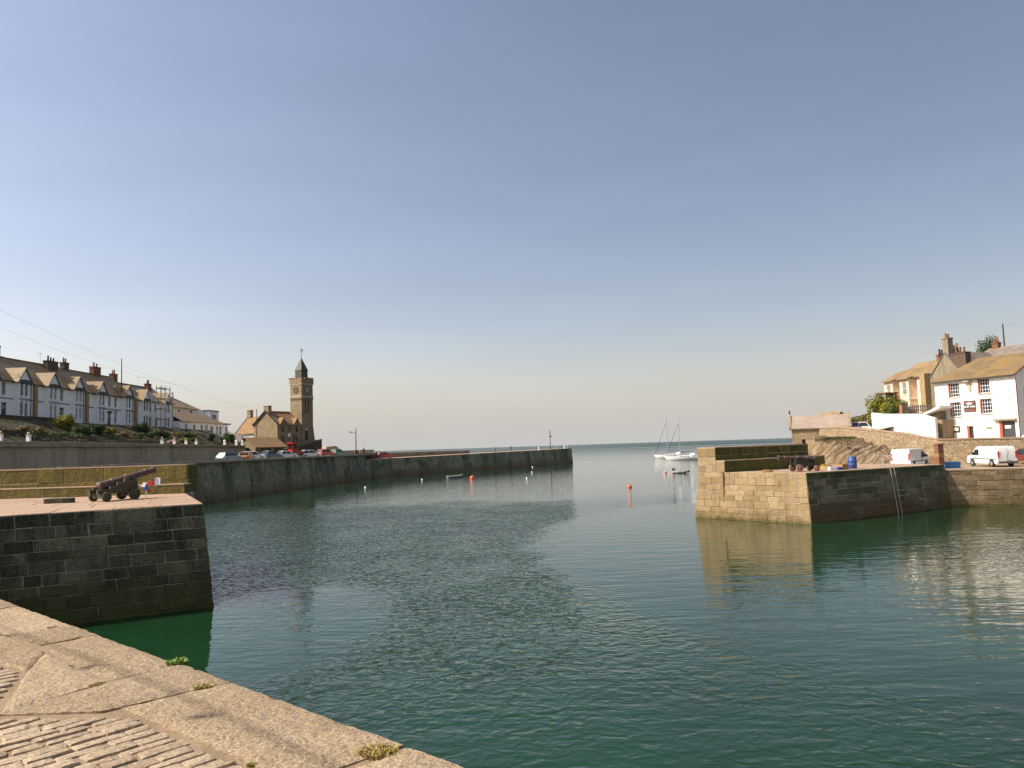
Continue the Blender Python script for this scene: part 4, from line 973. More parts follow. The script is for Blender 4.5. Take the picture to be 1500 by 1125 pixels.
def clock(parent, P, ax, dial):
    m = MB(); m.lathe([(.78,0),(.78,.06),(.66,.06),(.66,.03)], 20, 0, P, ax); o = m.build('clock_face', [M['trimdark']], parent)
    ax = Vector(ax); pos = Vector(P)+ax*.035
    m = MB(); m.lathe([(.64,0),(.64,.015)], 20, 0, pos, ax); d = m.build('dial', M[dial], o)
    m = MB(); side = ax.cross(Vector((0,0,1))); p2 = pos+ax*.022
    m.tube(p2-side*.03, p2+Vector((0,0,.40)), .03, .02, 5); m.tube(p2, p2+side*.24+Vector((0,0,-.12)), .035, .025, 5)
    for i in range(12):
        a = i*math.pi/6; d1 = side*math.sin(a)+Vector((0,0,math.cos(a))); m.tube(p2+d1*.48, p2+d1*.60, .03, .022, 4)
    m.build('clock_hands', M['iron' if dial == 'sandstone' else 'sandstone'], o)
clock(inst, (TW/2,-.003,12.4), (0,-1,0), 'sandstone'); clock(inst, (-.003,TW/2,12.4), (-1,0,0), 'brickdark')
# hall
HL, HW, He, Hr = 7.1, 7.4, 4.5, 7.3
up = [(-5.75,2.7,.55,1.5),(-3.75,2.8,.42,1.1),(-1.75,2.7,.55,1.5)]
lo = [(-6.1,.2,.42,1.7),(-5.4,.2,.42,1.7),(-2.4,.2,.42,1.7),(-1.7,.2,.42,1.7)]
m = MB(); wall_face(m, -HL, 0, -3, He, up+lo, .12, .25)
m.poly([(-HL,.12,-3),(-HL,HW,-3),(-HL,HW,He),(-HL,HW/2,Hr),(-HL,.12,He)]); m.poly([(0,.12,He),(0,HW,He),(0,HW/2,Hr)]); m.poly([(-HL,HW,-3),(0,HW,-3),(0,HW,He),(-HL,HW,He)])
m.build('hall', M['institute'], inst)
for k, (x, z, w_, h_) in enumerate(up+lo): window(inst, x, z, w_, h_, .12, frame='framed', nx=1, nz=2, rev=.25, sillmat='sandstone')
m = MB(); gable_roof(m, -HL-.05, -.02, .12, HW, He, Hr, over=.25); m.build('roof', M['slateinst'], inst)
m = MB()
for (a,za),(b,zb) in (((-.15,He-.1),(HW/2,Hr+.1)),((HW+.25,He-.1),(HW/2,Hr+.1))):
    m.hexa([(-HL-.32,a,za),(-HL-.06,a,za),(-HL-.06,b,zb),(-HL-.32,b,zb),(-HL-.32,a,za+.28),(-HL-.06,a,za+.28),(-HL-.06,b,zb+.28),(-HL-.32,b,zb+.28)])
m.build('verge_stones', M['trimdark'], inst)
m = MB(); m.box(-HL,-.1,HW/2-.14,HW/2+.14,Hr+.08,Hr+.26); m.build('ridge_tiles', M['pot'], inst)
for xc in (-5.48,-1.48):
    m = MB(); m.exy([(xc-.75,3.9),(xc+.75,3.9),(xc+.75,4.55),(xc,5.75),(xc-.75,4.55)], .04, .115); m.build('dormer', M['institute'], inst)
    m = MB()
    for sg in (-1,1): m.hexa([(xc+sg*.95,-.1,4.4),(xc,-.1,5.85),(xc,2.2,5.85),(xc+sg*.95,2.2,4.4),(xc+sg*.95,-.1,4.52),(xc,-.1,5.99),(xc,2.2,5.99),(xc+sg*.95,2.2,4.52)])
    m.build('dormer_roof', M['slateinst'], inst)
m = MB(); m.box(-4.0,-3.4,.06,.118,1.75,2.45); m.build('plaque', M['white'], inst)
chimney(inst, -HL+.55, HW/2, 6.3, 8.7, .9, 1.5, 0, 'institute')
# rear wing
m = MB(); wx0, wx1, wy0, wy1 = -6.2, 0.0, HW, HW+6.4
m.poly([(wx0,wy0,-3),(wx0,wy1,-3),(wx0,wy1,3.0),(wx0,wy0,3.0)]); m.poly([(wx0,wy1,-3),(wx1,wy1,-3),(wx1,wy1,3.0),(-3.0,wy1,6.6),(wx0,wy1,3.0)]); m.build('wing_wall', M['white'], inst)
m = MB()
for xe, xr in ((wx0-.4,-3.0),(wx1+.2,-3.0)):
    ze = 2.7; m.hexa([(xe,wy0-2.5,ze),(xr,wy0-2.5,6.6),(xr,wy1+.3,6.6),(xe,wy1+.3,ze),(xe,wy0-2.5,ze+.14),(xr,wy0-2.5,6.74),(xr,wy1+.3,6.74),(xe,wy1+.3,ze+.14)])
m.build('wing_roof', M['slateinst'], inst)
m = MB(); 
ze = 2.7; xe, xr = wx0-.42, -3.0
m.hexa([(xe,wy1+.2,ze),(xr,wy1+.2,6.6),(xr,wy1+.5,6.6),(xe,wy1+.5,ze),(xe,wy1+.2,ze+.26),(xr,wy1+.2,6.86),(xr,wy1+.5,6.86),(xe,wy1+.5,ze+.26)]); m.build('wing_verge', M['trimdark'], inst)
chimney(inst, -3.0, wy1-.5, 6.0, 8.3, .8, 1.1, 0, 'institute')
# plinth wall in front of the institute, its top sloping
pn_ = empty('plinth_wall', (-47.6,173,5.1), TH, 'dark stone plinth wall with a sloping top under the clock tower', 'wall')
m = MB(); m.hexa([(-8.2,-1.5,0),(4.9,-1.3,0),(4.9,TW,0),(-8.2,-.3,0),(-8.2,-1.5,1.6),(4.9,-1.3,3.9),(4.9,TW,3.9),(-8.2,-.3,1.6)]); m.build('wall_body', M['rubbledark'], pn_)
m = MB(); m.hexa([(-8.2,-1.55,1.602),(4.95,-1.35,3.902),(4.95,-.9,3.902),(-8.2,-1.1,1.602),(-8.2,-1.55,1.75),(4.95,-1.35,4.05),(4.95,-.9,4.05),(-8.2,-1.1,1.75)]); m.build('cap_stone', M['concrete'], pn_)
m = MB(); m.poly([(-66,156,7.2),(-54,156,6.5),(-52.5,165,7.5),(-49,172,7.8),(-50,182,7.5),(-60,200,7),(-80,190,9)]); 
tag(m.build('institute_yard', M['soil']), kind='structure')
# stone hut beside the road
hut = empty('stone_hut', (-49.2,146.5,5.1), R(60), 'single storey stone hut with a brown slate roof by the road', 'hut')
ops = [(1.4,1.0,1.0,1.1),(2.6,1.0,1.0,1.1),(4.6,1.0,1.0,1.1),(5.8,1.0,1.0,1.1)]
m = MB(); wall_face(m, 0, 7.4, 0, 2.5, ops, 0); m.poly([(0,0,0),(0,5.5,0),(0,5.5,2.5),(0,2.75,4.3),(0,0,2.5)]); m.poly([(7.4,0,0),(7.4,5.5,0),(7.4,5.5,2.5),(7.4,2.75,4.3),(7.4,0,2.5)]); m.build('wall', M['institute'], hut)
for x, z, w_, h_ in ops: window(hut, x, z, w_, h_, 0, frame='framed', nx=2, nz=1)
m = MB(); gable_roof(m, -.3, 7.7, 0, 5.5, 2.5, 4.2, over=.5); m.build('roof', M['slateinst'], hut)
w2 = empty('yard_wall', (-54.5,156,7.0), R(60), 'white rendered yard wall between the stone hut and the institute', 'wall')
m = MB(); m.box(0,9.5,0,.35,-1.5,2.0); m.build('wall_body', M['white'], w2); m = MB(); m.box(-.05,9.55,-.05,.4,2.002,2.12); m.build('cap', M['sandstone'], w2)
w3 = empty('shed', (-58.2,153.0,7.0), R(60), 'small dark flat roofed shed between the round bush and the stone hut', 'shed')
m = MB(); m.box(0,5.0,0,2.5,-1,1.35); m.build('wall_body', M['rubbledark'], w3); m = MB(); m.box(-.15,5.15,-.15,2.65,1.352,1.5); m.build('flat_roof', M['lead'], w3)
# harbour buildings on the quay beyond the tower
st = empty('stone_store', (-45.3,186,5.1), R(40), 'small rounded tan stone store on the quay right of the clock tower', 'store')
m = MB(); m.exy([(0,0),(3.4,0),(3.4,1.6),(3.0,2.2),(2.4,2.45),(0,2.3)], 0, 3.0); m.build('wall', M['sandstone'], st); m = MB(); m.box(2.7,3.3,-.03,-.003,0,1.4); m.build('door', M['trimdark'], st)
sw = empty('quay_wall', (-42.5,186.5,5.1), R(20), 'low tan boundary wall on the quay between store and lamp post', 'wall')
m = MB(); m.box(0,8.6,0,.5,0,1.15); m.build('wall_body', M['sandstone'], sw); m = MB(); m.box(-.05,8.65,-.05,.55,1.152,1.25); m.build('cap', M['deck'], sw)
for i, (x, y) in enumerate([(-37.5,181.5),(-36.4,182.1)]):
    o = empty('fish_box_stack', (x,y,5.1), R(20), ['stack of brown crates near the lamp post on the far quay','stack of pale crates near the lamp post on the far quay'][i], 'crates')
    for k in range(3): m = MB(); m.box(0,.9,0,.7,k*.36,k*.36+.34); m.build('crate', M['rust' if i == 0 else 'sandstone'], o)

# ------------------------------------------------------------------ poles, lamp posts, overhead wires
def lamppost(pos, h, label, arm=True, name='lamp_post', mat='pole', r=.11):
    o = empty(name, pos, 0, label, 'lamp post')
    m = MB(); m.tube((0,0,0),(0,0,h),r,r*.6,8); m.build('pole', M[mat], o)
    if arm:
        m = MB(); m.tube((0,0,h*.82),(-.9,0,h*.86),.05,.04,6); m.build('arm', M[mat], o)
        m = MB(); m.box(-1.5,-.85,-.12,.12,h*.85,h*.89); m.build('lamp_head', M['steel'], o)
    return o
lamppost((-36.9,180,5.1), 6.3, 'tall dark lamp post on the quay where the outer pier begins', r=.13)
lp = lamppost((11.6,246.5,4.7), 6.3, 'light mast standing near the end of the outer pier', False, r=.14)
m = MB(); m.tube((-.5,0,5.2),(.5,0,5.2),.05,.05,5); m.box(-.05,.5,-.1,.1,3.9,4.4); m.build('crossarm', M['pole'], lp)
lamppost((-67.5,132.2,16.0), 7.4, 'dark flue pipe mast on the terrace roofs', False, 'mast_pole')
lamppost((-52.6,157.5,6.8), 8.6, 'wooden telegraph pole in front of the institute gable', False, 'telegraph_pole')
lamppost((84,130,15.0), 9.2, 'wooden telegraph pole on the hilltop above the pub roof', False, 'telegraph_pole', r=.17)
def wire(a, b, sag, label):
    m = MB(); a, b = Vector(a), Vector(b); pts = []
    for i in range(13):
        t = i/12; q = a.lerp(b, t); q.z -= sag*4*t*(1-t); pts.append(q-a)
    m.path(pts, .009, 4); return tag(m.build('overhead_wire', M['pole'], loc=a), label, 'wire')
wire((-61,78,26.2), (-52.6,157.5,15.2), 1.6, 'upper overhead wire sweeping over the terrace to the telegraph pole')
wire((-62,78,24.4), (-62.2,147.5,19.4), 1.4, 'lower overhead wire crossing the terrace roofs')
wire((84,130,24), (120,120,27), .8, 'overhead wire from the hilltop pole to the right')
wire((84,130,23.8), (60,125,17.5), .8, 'overhead wire running down from the hilltop pole')

# ------------------------------------------------------------------ vehicles
def wheel(parent, x, y, r, wdt, side):
    m = MB(); s_ = 1 if side > 0 else -1
    m.lathe([(r*.62,0),(r*.95,.01),(r,.05),(r,wdt-.05),(r*.95,wdt),(r*.62,wdt)], 14, 0, (x,y-s_*wdt*0,r), (0,-s_,0)); o = m.build('wheel', M['rubber'], parent, smooth=False)
    m = MB(); m.lathe([(r*.6,wdt*.5),(r*.58,wdt+.005),(r*.25,wdt+.02)], 12, 0, (x,y,r), (0,-s_,0)) ; m.build('rim', M['hub'], o)
def car(name, pos, rz, mat, label, L=4.0, W=1.68, H=1.42, kind='hatch', group='cars parked along the far quay'):
    o = empty(name, pos, rz, label, 'car', group)
    h0, hb = .28, .86*H/1.42
    prof = {'hatch':[(-L/2,.35),(-L/2,.66),(-L/2+.12,hb),(L*.18,hb+.02),(L*.45,hb-.10),(L/2,.62),(L/2,.32),(L/2-.1,h0),(-L/2+.1,h0)],
            'saloon':[(-L/2,.35),(-L/2,.75),(-L/2+.1,hb),(L*.15,hb+.02),(L*.44,hb-.12),(L/2,.6),(L/2,.32),(L/2-.1,h0),(-L/2+.1,h0)]}[kind]
    m = MB(); n = len(prof); hw = W/2
    rows = [(-hw+.10,.965),(-hw,1.0),(hw,1.0),(hw-.10,.965)]
    for y, s_ in [(-hw+.07,.97),(-hw,1),(hw,1),(hw-.07,.97)]:
        pass
    ys = [(-hw+.08,.97),(-hw,.99),(-hw+.02,1.0),(hw-.02,1.0),(hw,.99),(hw-.08,.97)]
    ys = [(-hw,.98),(-hw+.10,1.0),(hw-.10,1.0),(hw,.98)]
    for y, s_ in ys: m.v += [(x*s_, y, .28+(z-.28)*s_) for x, z in prof]
    for k in range(len(ys)-1):
        for i in range(n): m.f.append([k*n+i,k*n+(i+1)%n,(k+1)*n+(i+1)%n,(k+1)*n+i]); m.m.append(0)
    m.f.append(list(range(n))); m.m.append(0); m.f.append([3*n+i for i in range(n)][::-1]); m.m.append(0)
    m.build('body', mat, o)
    rb, rf = (-L*.44,L*.26) if kind == 'hatch' else (-L*.36,L*.24)
    tb, tf = (-L*.36,L*.06) if kind == 'hatch' else (-L*.22,L*.04)
    ti = .16
    lowp = [(rb,-hw+.06),(rf,-hw+.06),(rf,hw-.06),(rb,hw-.06)]; top = [(tb,-hw+ti+.04),(tf,-hw+ti+.04),(tf,hw-ti-.04),(tb,hw-ti-.04)]
    m = MB(); m.hexa([(x,y,hb-.02) for x,y in lowp]+[(x,y,H-.06) for x,y in top]); m.build('window', M['glass'], o)
    m = MB(); m.hexa([(x,y,H-.09) for x,y in [(a*1.02,b*1.02) for a,b in top]]+[(x*.92,y*.9,H) for x,y in top])
    for (lx,ly),(tx,ty) in zip(lowp, top): m.tube((lx,ly*1.01,hb-.02),(tx,ty*1.02,H-.06),.05,.05,5)
    for sg in (-1,1): m.tube(((rb+rf)/2-.1,sg*(hw-.055),hb),((tb+tf)/2-.05,sg*(hw-ti-.03),H-.06),.045,.045,5)
    m.build('roof', mat, o)
    for sx_ in (-1,1):
        for sy_ in (-1,1): wheel(o, sx_*L*.31, sy_*(hw-.17), .30, .19, -sy_)
    for sg in (-1,1):
        m = MB(); m.box(L/2-.10,L/2+.01,sg*(hw-.32)-.17,sg*(hw-.32)+.17,.58,.72); m.build('headlight', M['lampglass'], o)
        m = MB(); m.box(-L/2-.01,-L/2+.08,sg*(hw-.2)-.1,sg*(hw-.2)+.1,.60,.82); m.build('tail_light', M['taillamp'], o)
    m = MB(); m.box(L/2-.06,L/2+.04,-hw+.1,hw-.1,.34,.48); m.box(-L/2-.04,-L/2+.06,-hw+.1,hw-.1,.34,.48); m.build('bumper', M['bumper'], o)
    return o
def qx(y):   # quay edge
    for a, b in zip(qline[:-1], qline[1:]):
        if a.y <= y <= b.y: return a.x+(b.x-a.x)*(y-a.y)/(b.y-a.y)
    return qline[-1].x
cars = [(117.5,3.2,'p_silverblue','pale blue grey hatchback, first car along the far quay',R(70),'hatch',1.42),
        (123.6,3.2,'p_orange','orange car parked on the far quay',R(95),'hatch',1.42),
        (129.0,4.6,'p_white2','white hatchback just left of the blue car on the quay',R(30),'hatch',1.5),
        (132.6,3.2,'p_blue','large blue car parked before the stone hut',R(60),'saloon',1.55),
        (138.5,3.0,'p_white2','white saloon parked between the blue car and red car',R(50),'saloon',1.45),
        (150.0,3.4,'p_white','white car parked below the plinth wall of the tower',R(40),'hatch',1.5),
        (155.0,5.2,'p_dark','dark blue car half hidden behind the white car by the tower',R(60),'saloon',1.5),
        (156.5,3.0,'p_pink','coral red hatchback parked under the clock tower',R(60),'hatch',1.6),
        (163.5,3.2,'p_green','green car, last in the row on the far quay',R(70),'hatch',1.55)]
for y, off, mt, lab, rz_, kd, H_ in cars:
    car('parked_car', (qx(y)-off, y, 5.12), rz_, M[mt], lab, kind=kd, H=H_, L=4.1)
car('parked_car', (-30.6,182.5,4.2), R(15), M['p_red'], 'red car at the root of the outer pier beside two people', H=1.5)
# red tractor-like truck with a tall cab
tr = empty('red_truck', (qx(145)-4.2,145,5.12), R(60), 'bright red tractor with a tall cab among the parked cars', 'tractor')
m = MB(); m.exy([(-1.2,.5),(1.7,.5),(1.7,1.3),(.5,1.4),(.2,1.7),(-1.2,1.7)], -.6, .6); m.build('bonnet', M['p_red'], tr)
m = MB()
for x, y in ((-1.1,-.6),(-1.1,.6),(.1,-.6),(.1,.6)): m.tube((x,y,1.6),(x*.95,y*.92,2.75),.07,.07,6)
m.box(-1.3,.35,-.72,.72,2.75,2.95); m.build('cab', M['p_red'], tr)
m = MB(); m.box(-1.02,.02,-.52,.52,1.71,2.72); m.build('window', M['glass'], tr)
for sg in (-1,1):
    wheel(tr, -.7, sg*.62, .72, .36, -sg); wheel(tr, 1.2, sg*.6, .45, .26, -sg)
# white vans on the right
def van(name, pos, rz, label, sc=1.0, tall=1.98, face='rear'):
    o = empty(name, pos, rz, label, 'van', 'white vans on the right hand quay'); o.scale = (sc,sc,sc)
    L, hw, H = 4.9, .95, tall
    prof = [(-2.45,.42),(-2.45,1.0),(-2.40,H-.25),(-2.28,H-.04),(-2.0,H),(.70,H),(1.02,H-.08),(1.72,1.16),(2.30,.98),(2.44,.74),(2.46,.42),(2.30,.30),(-2.3,.32)]
    n = len(prof); m = MB()
    secs = [(-hw+.16,.0,.90),(-hw+.04,.0,.985),(-hw,.0,.96),(hw,.0,.96),(hw-.04,0,.985),(hw-.16,0,.90)]
    secs = [(-hw,.94),(-hw+.05,.985),(-hw+.18,1.0),(hw-.18,1.0),(hw-.05,.985),(hw,.94)]
    for y, s_ in secs: m.v += [(x*(.985+.015*s_), y*(1-.10*max(0,(z-1.1)/(H-1.1))), (z if z < 1.2 else 1.2+(z-1.2)*(s_ if z > H-.3 else 1))) for x, z in prof]
    for k in range(5):
        for i in range(n): m.f.append([k*n+i,k*n+(i+1)%n,(k+1)*n+(i+1)%n,(k+1)*n+i]); m.m.append(0)
    m.f.append(list(range(n))); m.m.append(0); m.f.append([5*n+i for i in range(n)][::-1]); m.m.append(0)
    b = m.build('body', M['p_white'], o); smooth_angle(b, 30)
    tap = lambda z: 1-.10*max(0,(z-1.1)/(H-1.1))
    for sg in (-1,1):
        m = MB(); yy = lambda z: sg*(hw*tap(z)+.006)
        m.poly([(.50,yy(1.12),1.12),(1.50,yy(1.12),1.12),(1.10,yy(H-.30),H-.30),(.50,yy(H-.30),H-.30)]); m.build('side_window', M['glass'], o)
        m = MB()
        for x in (.40,-.85,1.56 if False else .40): m.box(x-.012,x+.012,sg*hw*.985-.012,sg*hw*.985+.012 if sg > 0 else sg*hw*.985+.012,.5,1.15)
        m.box(-2.2,1.9,sg*(hw+.012)-.012,sg*(hw+.012)+.012,.72,.80); m.build('side_moulding', M['bumper'], o)
        m = MB(); m.box(.62,.80,sg*(hw+.02)-.015,sg*(hw+.02)+.015,1.0,1.06); m.build('door_handle', M['bumper'], o)
        m = MB(); m.box(1.15,1.25,sg*(hw+.16)-.10,sg*(hw+.16)+.10,1.12,1.40); m.tube((1.2,sg*hw,1.2),(1.2,sg*(hw+.1),1.22),.03,.03,5); m.build('wing_mirror', M['bumper'], o)
        m = MB(); m.box(2.28,2.45,sg*(hw-.25)-.18,sg*(hw-.25)+.18,.72,.92); m.build('headlight', M['lampglass'], o)
        m = MB(); m.box(-2.475,-2.38,sg*(hw-.10)-.07,sg*(hw-.10)+.07,.85,1.50); m.build('tail_light', M['taillamp'], o)
        for x in (1.55,-1.5):
            m = MB(); m.lathe([(.40,0),(.40,.04)], 16, 0, (x,sg*(hw-.02),.34), (0,sg,0)); m.build('wheel_arch', M['rubber'], o)
            wheel(o, x, sg*(hw-.16), .33, .22, -sg)
    m = MB(); wz0, wz1 = 1.20, H-.14
    fx = lambda z: 1.02+(H-.08-z)/(H-.08-1.16)*.70+.012
    m.poly([(fx(wz0),-.80,wz0),(fx(wz0),.80,wz0),(fx(wz1),.72,wz1),(fx(wz1),-.72,wz1)]); m.build('windscreen', M['glass'], o)
    m = MB(); m.box(-2.462,-2.452,-.012,.012,.5,H-.2); m.build('rear_door_seam', M['bumper'], o)
    m = MB(); m.box(-2.6,-2.40,-.90,.90,.36,.52); m.box(2.40,2.56,-.90,.90,.34,.56); m.build('bumper', M['bumper'], o)
    m = MB(); m.box(-2.49,-2.476,-.26,.26,.66,.78); m.build('number_plate', M['creamtrim'], o)
    return o
van('white_van', (41.7,67.6,2.96), R(91), 'white panel van with its blank rear doors showing, parked right of the blue tub', .88)
van('white_van', (35.3,68.9,2.96), R(41), 'white van with its sunlit rear to the pier, left of the brick pillar', .87)
car('parked_car', (46.3,69.5,2.96), R(91), M['p_maroon'], 'dark maroon car behind the white van at the right edge of the quay', group=None)
car('parked_car', (42.4,96.0,6.3), R(160), M['p_white2'], 'white car on the road beside the lifeboat house roof', group=None, H=1.35)

# ------------------------------------------------------------------ cannons
def cannon(pos, rz, elev, label, woodm, wheelm, sc=1.0):
    o = empty('cannon', pos, rz, label, 'cannon', 'ship cannons on the harbour piers'); o.scale = (sc,sc,sc)
    # local: barrel points to +x
    piv = Vector((.30,0,.98)); ax = Vector((math.cos(elev),0,math.sin(elev)))
    prof = [(0.02,-1.62),(.075,-1.60),(.085,-1.52),(.045,-1.46),(.05,-1.42),(.16,-1.39),(.225,-1.33),(.235,-1.26),(.215,-1.24),(.21,-.75),(.225,-.73),(.225,-.66),(.20,-.64),(.185,-.05),(.20,-.03),(.20,.05),(.175,.07),(.15,.95),(.165,.97),(.165,1.02),(.145,1.04),(.135,1.28),(.17,1.38),(.185,1.45),(.165,1.50),(.075,1.50),(.07,1.1)]
    m = MB(); m.lathe(prof, 20, 0, piv, ax); b = m.build('barrel', M['gun'], o); smooth_angle(b, 35)
    m = MB(); m.tube(piv+Vector((0,-.36,-.04)), piv+Vector((0,.36,-.04)), .075, .075, 10); m.build('trunnion', M['gun'], b)
    for sg in (-1,1):
        pr = [(-1.25,.36),(.62,.36),(.66,.62),(.60,1.02),(.42,1.02),(.38,.92),(.22,.92),(.18,1.02),(.02,1.02),(0.0,.86),(-.32,.84),(-.34,.70),(-.68,.68),(-.70,.56),(-1.25,.54)]
        m = MB(); m.exy(pr, sg*.34-.07, sg*.34+.07); m.build('cheek', M[woodm], o)
        m = MB(); m.box(.20,.40,sg*.34-.08,sg*.34+.08,1.0,1.06); m.build('capsquare', M['iron'], o)
    for x, r_ in ((.42,.27),(-.92,.22)):
        m = MB(); m.box(x-.10,x+.10,-.52,.52,r_-.08,.38); m.tube((x,-.66,r_),(x,.66,r_),.055,.055,8); m.build('axle', M[woodm], o)
        for sg in (-1,1):
            m = MB(); m.lathe([(.06,-.02),(.10,0),(r_*.97,0),(r_,.015),(r_,.10),(r_*.97,.115),(.10,.115),(.08,.15),(.05,.15)], 18, 0, (x,sg*.47,r_), (0,sg,0)); wq = m.build('wheel', M[wheelm], o); smooth_angle(wq, 40)
    m = MB(); m.box(-.75,-.25,-.27,.27,.42,.52); m.box(.3,.5,-.27,.27,.45,.75); m.build('transom', M[woodm], o)
    m = MB(); m.add([(-.95,-.12,.50),(-.35,-.12,.50),(-.35,.12,.50),(-.95,.12,.50),(-.95,-.12,.72),(-.35,-.12,.54),(-.35,.12,.54),(-.95,.12,.72)], [(0,3,2,1),(4,5,6,7),(0,1,5,4),(1,2,6,5),(2,3,7,6),(3,0,4,7)]); m.build('quoin', M[woodm], o)
    return o
cl_ = cannon((-18.45,36.05,4.1), R(58), R(14), 'old rusty cannon raised on a mossy wooden carriage on the left pier', 'carriage', 'carriage', 1.0)
cannon((21.1,56.9,3.5), R(180+8), R(3), 'cannon on a dark carriage with pinkish wheels on the right pier', 'carriagegreen', 'wheelred', 1.0)
# bunting bundle hung on the cannon front
bu = empty('flag_bunting', (-17.35,36.35,4.1), R(10), 'red white and blue bunting bundle hung at the front of the cannon', 'bunting'); bu.scale = (.8,.8,.8)
def rag(name, pts, mat):
    m = MB(); n = len(pts)//2
    for i in range(n-1): m.add([pts[2*i],pts[2*i+1],pts[2*i+3],pts[2*i+2]], [(0,1,2,3)])
    v = m.v; k = len(v); m.v += [(x,y+.03,z) for x,y,z in v]; m.f += [[q+k for q in f][::-1] for f in m.f]; m.m = [0]*len(m.f)
    m.build(name, M[mat], bu)
rag('red_cloth', [(-.15,-.1,.95),(-.15,-.15,.75),(.2,-.1,1.0),(.22,-.2,.78),(.55,-.1,1.15),(.55,-.12,.8)], 'redflag')
rag('white_cloth', [(.50,-.12,1.22),(.50,-.16,.78),(.62,-.08,1.25),(.66,-.12,.80),(.80,-.1,1.2),(.80,-.14,.82)], 'whitecloth')
rag('white_cloth', [(-.10,-.2,.98),(-.28,-.22,.72),(.05,-.24,.95),(.0,-.26,.70)], 'whitecloth')
rag('blue_cloth', [(.0,-.22,.86),(-.16,-.24,.66),(.26,-.22,.58),(.10,-.26,.48)], 'bluecloth')
rag('red_cloth', [(.25,-.22,.60),(.10,-.26,.50),(.38,-.22,.44),(.22,-.25,.38)], 'redflag')
m = MB(); m.tube((.02,-.15,.0),(.06,-.12,1.0),.03,.025,6); m.build('stake', M['white'], bu)
tag(slab(None, [Vector((-21.35,35.0)),Vector((-20.2,35.15)),Vector((-20.25,35.6)),Vector((-21.3,35.5))], 4.32, .24, 55, M['carriage'], 'stone_block', .1, .03, .05), 'flat weathered block lying on the deck left of the cannon', 'block')

# ------------------------------------------------------------------ right pier
rp = empty('harbour_pier', (20.3,53.5,0), 0, 'sunlit granite block pier with one side in shade, opposite the left pier', 'pier')
o3 = Vector(rp.location)
Pb = [Vector((14.15,61.5)), Vector((20.35,53.64)), Vector((35.5,63.15))]; Pt = [Vector((14.55,61.45)), Vector((20.35,54.15)), Vector((35.2,63.45))]
core = [Pt[0]+Vector((.1,.05)), Pt[1]+Vector((0,.1)), Vector((34.4,63.2)), Vector((34.5,68)), Vector((22,74)), Vector((17,66.5))]
m = MB(); m.prism([(v.x-o3.x,v.y-o3.y) for v in core], -1, 3.42); m.build('core', M['mortar'], rp)
def v3(p2, z, o): return Vector((p2.x, p2.y, z))-o
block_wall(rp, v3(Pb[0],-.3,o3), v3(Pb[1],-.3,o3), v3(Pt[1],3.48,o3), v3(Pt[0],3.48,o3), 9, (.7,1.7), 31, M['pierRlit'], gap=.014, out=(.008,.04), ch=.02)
block_wall(rp, v3(Pb[1],-.3,o3), v3(Pb[2],-.3,o3), v3(Pt[2],3.40,o3), v3(Pt[1],3.48,o3), 9, (.8,1.9), 32, M['pierRshade'], gap=.02, out=(.004,.05), ch=.025)
nl = Vector((-.85,.527)).normalized()
bl = Vector((17.2,66.4)); block_wall(rp, v3(bl,-.3,o3), v3(Pb[0],-.3,o3), v3(Pt[0],3.48,o3), v3(bl+Vector((.3,0)),3.48,o3), 9, (.8,1.8), 33, M['pierRlit'], gap=.03)
# deck slabs
rg = random.Random(77); dd = (Pt[2]-Pt[1]).normalized(); ee = (Pt[0]-Pt[1]).normalized()
WL = (Pt[0]-Pt[1]).length
for r_ in range(5):
    a0, a1 = r_*WL/5, (r_+1)*WL/5; x = 0; Lr = 17.3
    while x < Lr:
        x2 = min(Lr, x+rg.uniform(1.3,2.6))
        if Lr-x2 < .6: x2 = Lr
        q = [Pt[1]+ee*a0+dd*x, Pt[1]+ee*a0+dd*x2, Pt[1]+ee*a1+dd*x2, Pt[1]+ee*a1+dd*x]; c_ = sum(q, Vector((0,0)))/4; q = [c_+(v-c_)*.995 for v in q]
        zt = 3.50-.005*x+rg.uniform(-.006,.006); m = MB(); m.prism([(v.x-o3.x,v.y-o3.y) for v in q], 3.425, zt); m.build('deck_slab', M['deck'], rp); x = x2
# two-tier parapet at the seaward side of the right pier
pr_ = empty('parapet_wall', (15.5,60.5,3.5), 0, 'two tier green mossy parapet wall behind the cannon on the right pier', 'wall')
o4 = Vector(pr_.location)
d2 = (Pt[2]-Pt[1]).normalized(); bk = ee
s0 = Pt[0]-ee*2.55
def tier(p0, p1, bkv, z0, z1, seed, rows):
    m = MB(); i0 = p0+d2*.1+bkv.normalized()*.1; m.prism([(v.x-o4.x,v.y-o4.y) for v in (i0, p1+bkv.normalized()*.1, p1+bkv, p0+d2*.1+bkv)], z0-o4.z, z1-.08-o4.z); m.build('core', M['mortar'], pr_)
    block_wall(pr_, v3(p0,z0,o4), v3(p1,z0,o4), v3(p1,z1-.08,o4), v3(p0,z1-.08,o4), rows, (1.0,2.0), seed, M['mossR'], gap=.012, back=.09)
    e0 = p0+bkv
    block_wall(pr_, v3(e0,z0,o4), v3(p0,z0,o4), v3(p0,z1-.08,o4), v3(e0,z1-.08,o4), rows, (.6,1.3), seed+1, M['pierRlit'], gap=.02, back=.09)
    L = (p1-p0).length; x = 0
    while x < L:
        x2 = min(L, x+rg.uniform(1.2,2.2)); 
        if L-x2 < .5: x2 = L
        q = [p0+d2*(x+.004)-bkv.normalized()*.03, p0+d2*(x2-.004)-bkv.normalized()*.03, p0+d2*(x2-.004)+bkv, p0+d2*(x+.004)+bkv]
        m = MB(); m.prism([(v.x-o4.x,v.y-o4.y) for v in q], z1-.078-o4.z, z1-o4.z+rg.uniform(-.004,.004)); m.build('cap_stone', M['deck'], pr_); x = x2
tier(s0, s0+d2*12.2, ee*.78, 3.5, 4.42, 41, 1)
